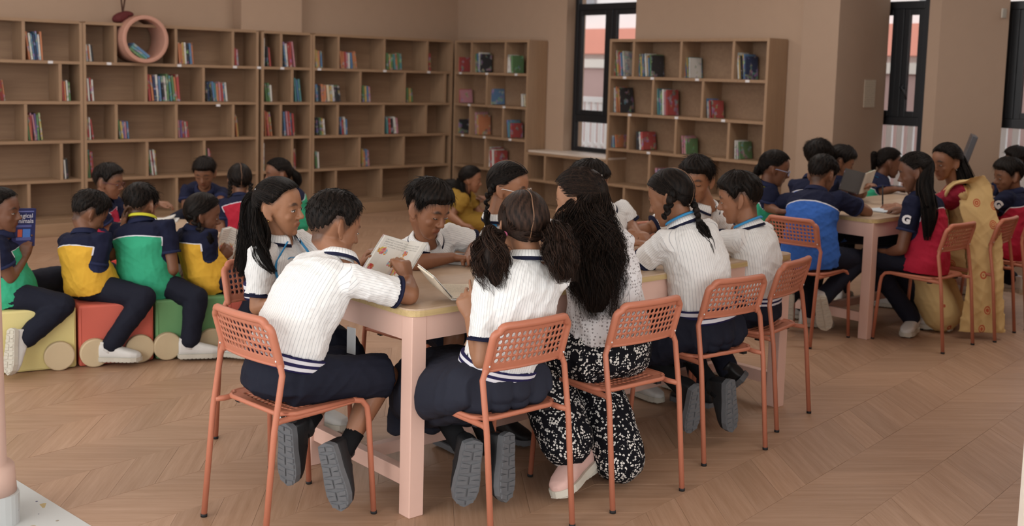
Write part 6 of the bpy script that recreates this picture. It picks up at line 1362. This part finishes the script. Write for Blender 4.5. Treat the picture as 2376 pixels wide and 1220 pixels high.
t = NT('printed_sari'); vo = t.new('ShaderNodeTexVoronoi'); co = t.coord('Object', (1, 1, .8)); t.set(vo.inputs['Vector'], co); vo.inputs['Scale'].default_value = 9.; vo.inputs['Randomness'].default_value = .6
d_ = vo.outputs['Distance']; sc_ = t.n.new('ShaderNodeSeparateColor'); t.set(sc_.inputs[0], vo.outputs['Color'])
mo = t.math('MULTIPLY', t.math('LESS_THAN', d_, .23), t.math('GREATER_THAN', t.math('SINE', t.math('MULTIPLY', d_, 75.)), -.35)); t.bump(t.noise(co, 60), .1, .003)
m_sari = t.base(t.mix(mo, lin('#cfb07a'), lin('#b5563a')), .75, .2)
t = NT('sari_and_blouse'); t_ = t
vo = t.n.new('ShaderNodeTexVoronoi'); t.set(vo.inputs['Vector'], t.coord('Object', (1, 1, .8))); vo.inputs['Scale'].default_value = 9.; vo.inputs['Randomness'].default_value = .6
mo = t.math('MULTIPLY', t.math('LESS_THAN', vo.outputs['Distance'], .23), t.math('GREATER_THAN', t.math('SINE', t.math('MULTIPLY', vo.outputs['Distance'], 75.)), -.35))
m_sb = t.base(t.mix(t.math('GREATER_THAN', t.attr('part'), .5), t.mix(mo, lin('#cfb07a'), lin('#b5563a')), lin('#8c1f33')), .75, .2)
def sari(root, O, k):
    q = MB(); F = k['frame']; s = k['s']; c, l, f_, tg = F(.9); side = nz(k['l']*.9-k['fw']*.45)
    p0 = F(.0)[0]; pts = [F(.5)[0]+F(.5)[2]*.13*s-l*.02, F(.75)[0]+f_*.125*s+l*.05, c+f_*.08*s+l*.09*s+tg*.03, c+l*.11*s+tg*.05, c-f_*.07*s+l*.13*s-tg*.02, F(.6)[0]+side*.165*s, F(.3)[0]+side*.185*s, p0+side*.20*s, p0+side*.22*s-UP*.25, p0+side*.22*s-UP*.50]
    wd_ = [.09, .09, .08, .085, .10, .12, .12, .115, .13, .16]; G = spline(np.array(pts)-O, 40); W = np.interp(np.linspace(0, 1, 40), np.linspace(0, 1, len(wd_)), wd_)
    tg_ = np.gradient(G, axis=0); ww = nz(np.cross(UP, side)); mixv = ss(.3, .55, np.linspace(0, 1, 40))
    AX = np.array([nz((l*(1-m_)+ww*m_)-nz(t_)*np.dot(l*(1-m_)+ww*m_, nz(t_)))*w for t_, w, m_ in zip(tg_, W, mixv)]); BX = np.array([nz(np.cross(t_, a_))*.014 for t_, a_ in zip(tg_, AX)])
    q.loft(G, AX, BX, 30); me = unmod('sari_drape', q, .008, 2); V = verts(me); N = norms(me); setv(me, V+N*folds(V, .010, 5, .9)[:, None]); link('sari_drape', me, m_sari, root)
person(dict(label='woman in a yellow printed sari with long hair writing at the window table', pel=pel, nb=nb, hc=hc, yaw=112, shy=130, head=(160, 12, 0), vox=.007, seed=171, s=1.12, hs=1.04, top=('plain', m_sb, 'sari_bodice'), sleeve=.6, bottom='trousers', wide=2.0, bmat=m_sari, skin='#9a6648', lid=.75,
    armL=dict(e=RN(2120, 500, A(6.75, 3.7, 0.822)), w=RN(2078, 478, A(6.75, 3.92, 0.807)), d=A(-.7, .3, 0), curl=(45, 55, 35)), armR=dict(e=A(7.2, 3.65, 0.822), w=RN(2075, 488, A(6.70, 3.85, 0.807)), d=A(-.9, .0, 0), curl=(25, 30, 20)),
    legL=dict(k=A(6.90, 3.72, .52), a=A(6.86, 3.45, .10)), legR=dict(k=A(7.08, 3.74, .52), a=A(7.02, 3.5, .10)), shoes='white', noshoe=False,
    hair=[girl_cap([(0, -.09, .01)], 65, 700, .013), pony((0, -.08, .01), [RN(2245, 430, nb-fw*.09-_fh*.04+UP*.05), RN(2277, 500, nb-fw*.16-_fh*.09-UP*.12), RN(2294, 575, nb-fw*.2-_fh*.12-UP*.3)], [.05, .06, .055, .05, .02], 380, 66, None, .006, 9.)], extra=[earring(1, '#e0ddd6'), sari]))
kid('boy in red and navy polo looking along the table at the picture edge', 2352, 7.5, (2352, 448), (2340, 410), 100, (142, 12, 0), '#b22840', [boy_hair('fringe', .016, 600, .026, 67)], seatz=.45, lean=.12, pelp=seat('B26', .085), s=1.05, extra=[sleeve_patch(1, 'G')], leg=dict(L=dict(k=A(7.45, 3.72, .5), a=RN(2300, 668, A(7.5, 3.45, .12)), toe=nz(A(-.6, .5, -.1))), R=dict(k=A(7.62, 3.72, .5), a=RN(2350, 650, A(7.7, 3.4, .15)))), arms=dict(L=dict(e=RN(2300, 490, A(7.35, 3.6, .8)), w=A(7.3, 3.85, 0.812), d=A(-.5, .6, 0))))
kid('pupil in navy polo behind the boy at the picture edge', 2335, 8.6, (2340, 430), (2358, 380), 140, (120, 0, 0), '#3a66b5', [boy_hair('fringe', .018, 500, .03, 69)], seatz=.45, eyes=False, arms=dict(L=dict(e=D(2268, 435, 8.45), w=D(2240, 440, 8.3), d=A(-.6, .3, 0))), extra=[sleeve_patch(1, 'G')])
kid('girl with a high ponytail in navy polo sitting by the second window', 2035, 8.75, (2042, 412), (2062, 380), -48, (-44, 12, 0), '#3aa37c', lambda hc, hx, nb: [girl_cap([(0, -.085, .05)], 71, 500, .010), pony((0, -.1, .05), [RN(2028, 365, hc-hx[1]*.15+UP*.02), RN(2027, 400, hc-hx[1]*.15-UP*.1)], [.012, .035, .03, .012], 140, 72)], skin_='#7d5038', seatz=.45, lean=.06, arms=dict(R=dict(e=D(2050, 445, 8.6), w=D(2078, 438, 8.45), d=A(.6, -.6, 0))), extra=[ribbon(m_blue, None, w=.01)])
kid('boy with thick curly hair in navy polo facing away at the window table', 1893, 7.9, (1888, 415), (1898, 368), 10, (-10, 12, 0), '#3a66b5', [boy_hair('boy', .024, 900, .03, 73, .9)], seatz=.45, eyes=False)
b_, pelb, *_ = kid('boy in navy polo reading an open book at the window table', 1950, 8.1, (1940, 415), (1950, 378), -55, (-50, 22, 0), '#3a66b5', [boy_hair('fringe', .016, 500, .028, 75)], lid=.9, seatz=.45, lean=.08, arms=dict(R=dict(e=D(1950, 455, 7.95), w=D(1962, 440, 7.8), d=A(.5, -.5, .5)), L=dict(e=D(2000, 450, 7.95), w=D(2005, 440, 7.8), d=A(-.2, -.6, .5))))
sb = D(1992, 450, 7.72); kq = 7.72/FOC
open_book('book', 'open book with a dark cover held up by the reading boy in navy', sb, (_r*18+_u*48)*kq+_fw*.02, (-_r*42+_u*12)*kq+_fw*.03, (_r*30+_u*8)*kq+_fw*.06, .012, 'k', None, dict(left_page=plain('#45413f', .5, .3, .1, 40), right_page=plain('#b9ad9d', .8)), .004)
kid('girl with glasses in green and navy polo at the far left of the window table', 1775, 7.3, (1778, 432), (1797, 393), -42, (-48, 16, 0), '#3aa37c', lambda hc, hx, nb: [girl_cap([(0, -.085, .02)], 77, 500, .010), pony((0, -.1, .01), [RN(1757, 395, hc-hx[1]*.14), RN(1752, 408, hc-hx[1]*.15-UP*.03)], [.012, .035, .03, .012], 160, 78, frizz=.02)], skin_='#7d5038', seatz=.45, lid=.8, extra=[glasses('#8d90a8', .0022), ribbon(m_yel, None, w=.01)], arms=dict(R=dict(e=D(1782, 480, 7.2), w=D(1805, 490, 7.05), d=A(.5, -.6, 0))))
# things on the window table
m_pap = plain('#c9d2d8', .5, .3, .03, 20, 0, 'glossy_paper')
nbp = P(2062, 492, .7715); b = MB(); b.box((0, 0, .004), (.13, .09, .0035)); o = b.build('magazine', m_pap); o.location = tuple(nbp+A(.06, .06, .0)); o.rotation_euler = (0, 0, R(-8)); tag(o, 'pale magazine under the hands of the woman in the sari', 'magazine')
q = MB(); q.tube([(0, 0, 0), (.02, .02, .12)], .005, 8); q.tube([(-.003, -.003, -.02), (0, 0, 0)], [.0015, .005], 8); o = q.build('pen', plain('#1b1b1e', .4), smooth=True); o.location = tuple(RN(2048, 472, nbp+A(0, .1, .06))); tag(o, 'black pen held upright in the hand of the woman in the sari', 'pen')
# dark monitor on a stand behind the woman in the sari
mp = D(2246, 352, 8.25); sv_ = empty('monitor', (mp[0], mp[1], 0), R(-62), 'dark grey flat monitor seen edge-on behind the woman in the sari', 'monitor')
q = MB(); tl = R(16); q.box((0, 0, mp[2]), (.02, .22, .13), ax=[A(cos(tl), 0, -sin(tl)), A(0, 1, 0), A(sin(tl), 0, cos(tl))]); q.build('screen', plain('#4a494d', .4, .4), sv_, bevel=.004)
q = MB(); q.box((-.03, 0, mp[2]-.2), (.015, .03, .12)); q.box((-.03, 0, mp[2]-.33), (.1, .12, .008)); q.build('stand', plain('#2d2d30', .4), sv_)
dk = empty('side_desk', (mp[0], mp[1], 0), R(-62), 'small pale desk under the dark monitor', 'table')
q = MB(); q.box((.02, 0, mp[2]-.352), (.2, .3, .0125)); q.build('tabletop', m_top, dk)
for sx in (-.15, .19):
    for sy in (-.26, .26):
        q = MB(); q.box((sx, sy, (mp[2]-.365)/2), (.02, .02, (mp[2]-.365)/2)); q.build('leg', m_tleg, dk)
# books and papers on the low table, toys near the woman in mustard
for i, (px, py, w, h, col, lab_) in enumerate(((375, 512, .12, .09, '#d6d4cf', 'white open paper lying on the low table'), (480, 520, .14, .1, '#a9b8bd', 'pale picture book lying at the right end of the low table'))):
    p = P(px, py, .446); q = MB(); q.box((0, 0, .006), (w, h, .005)); q.box((w*.3, 0, .018), (w*.5, h*.9, .004), ax=[A(.95, 0, .3), A(0, 1, 0), A(-.3, 0, .95)]); o = q.build('paper' if i == 0 else 'book', plain(col, .7)); o.location = tuple(p); o.rotation_euler = (0, 0, R(-30)); tag(o, lab_, 'paper' if i == 0 else 'book')
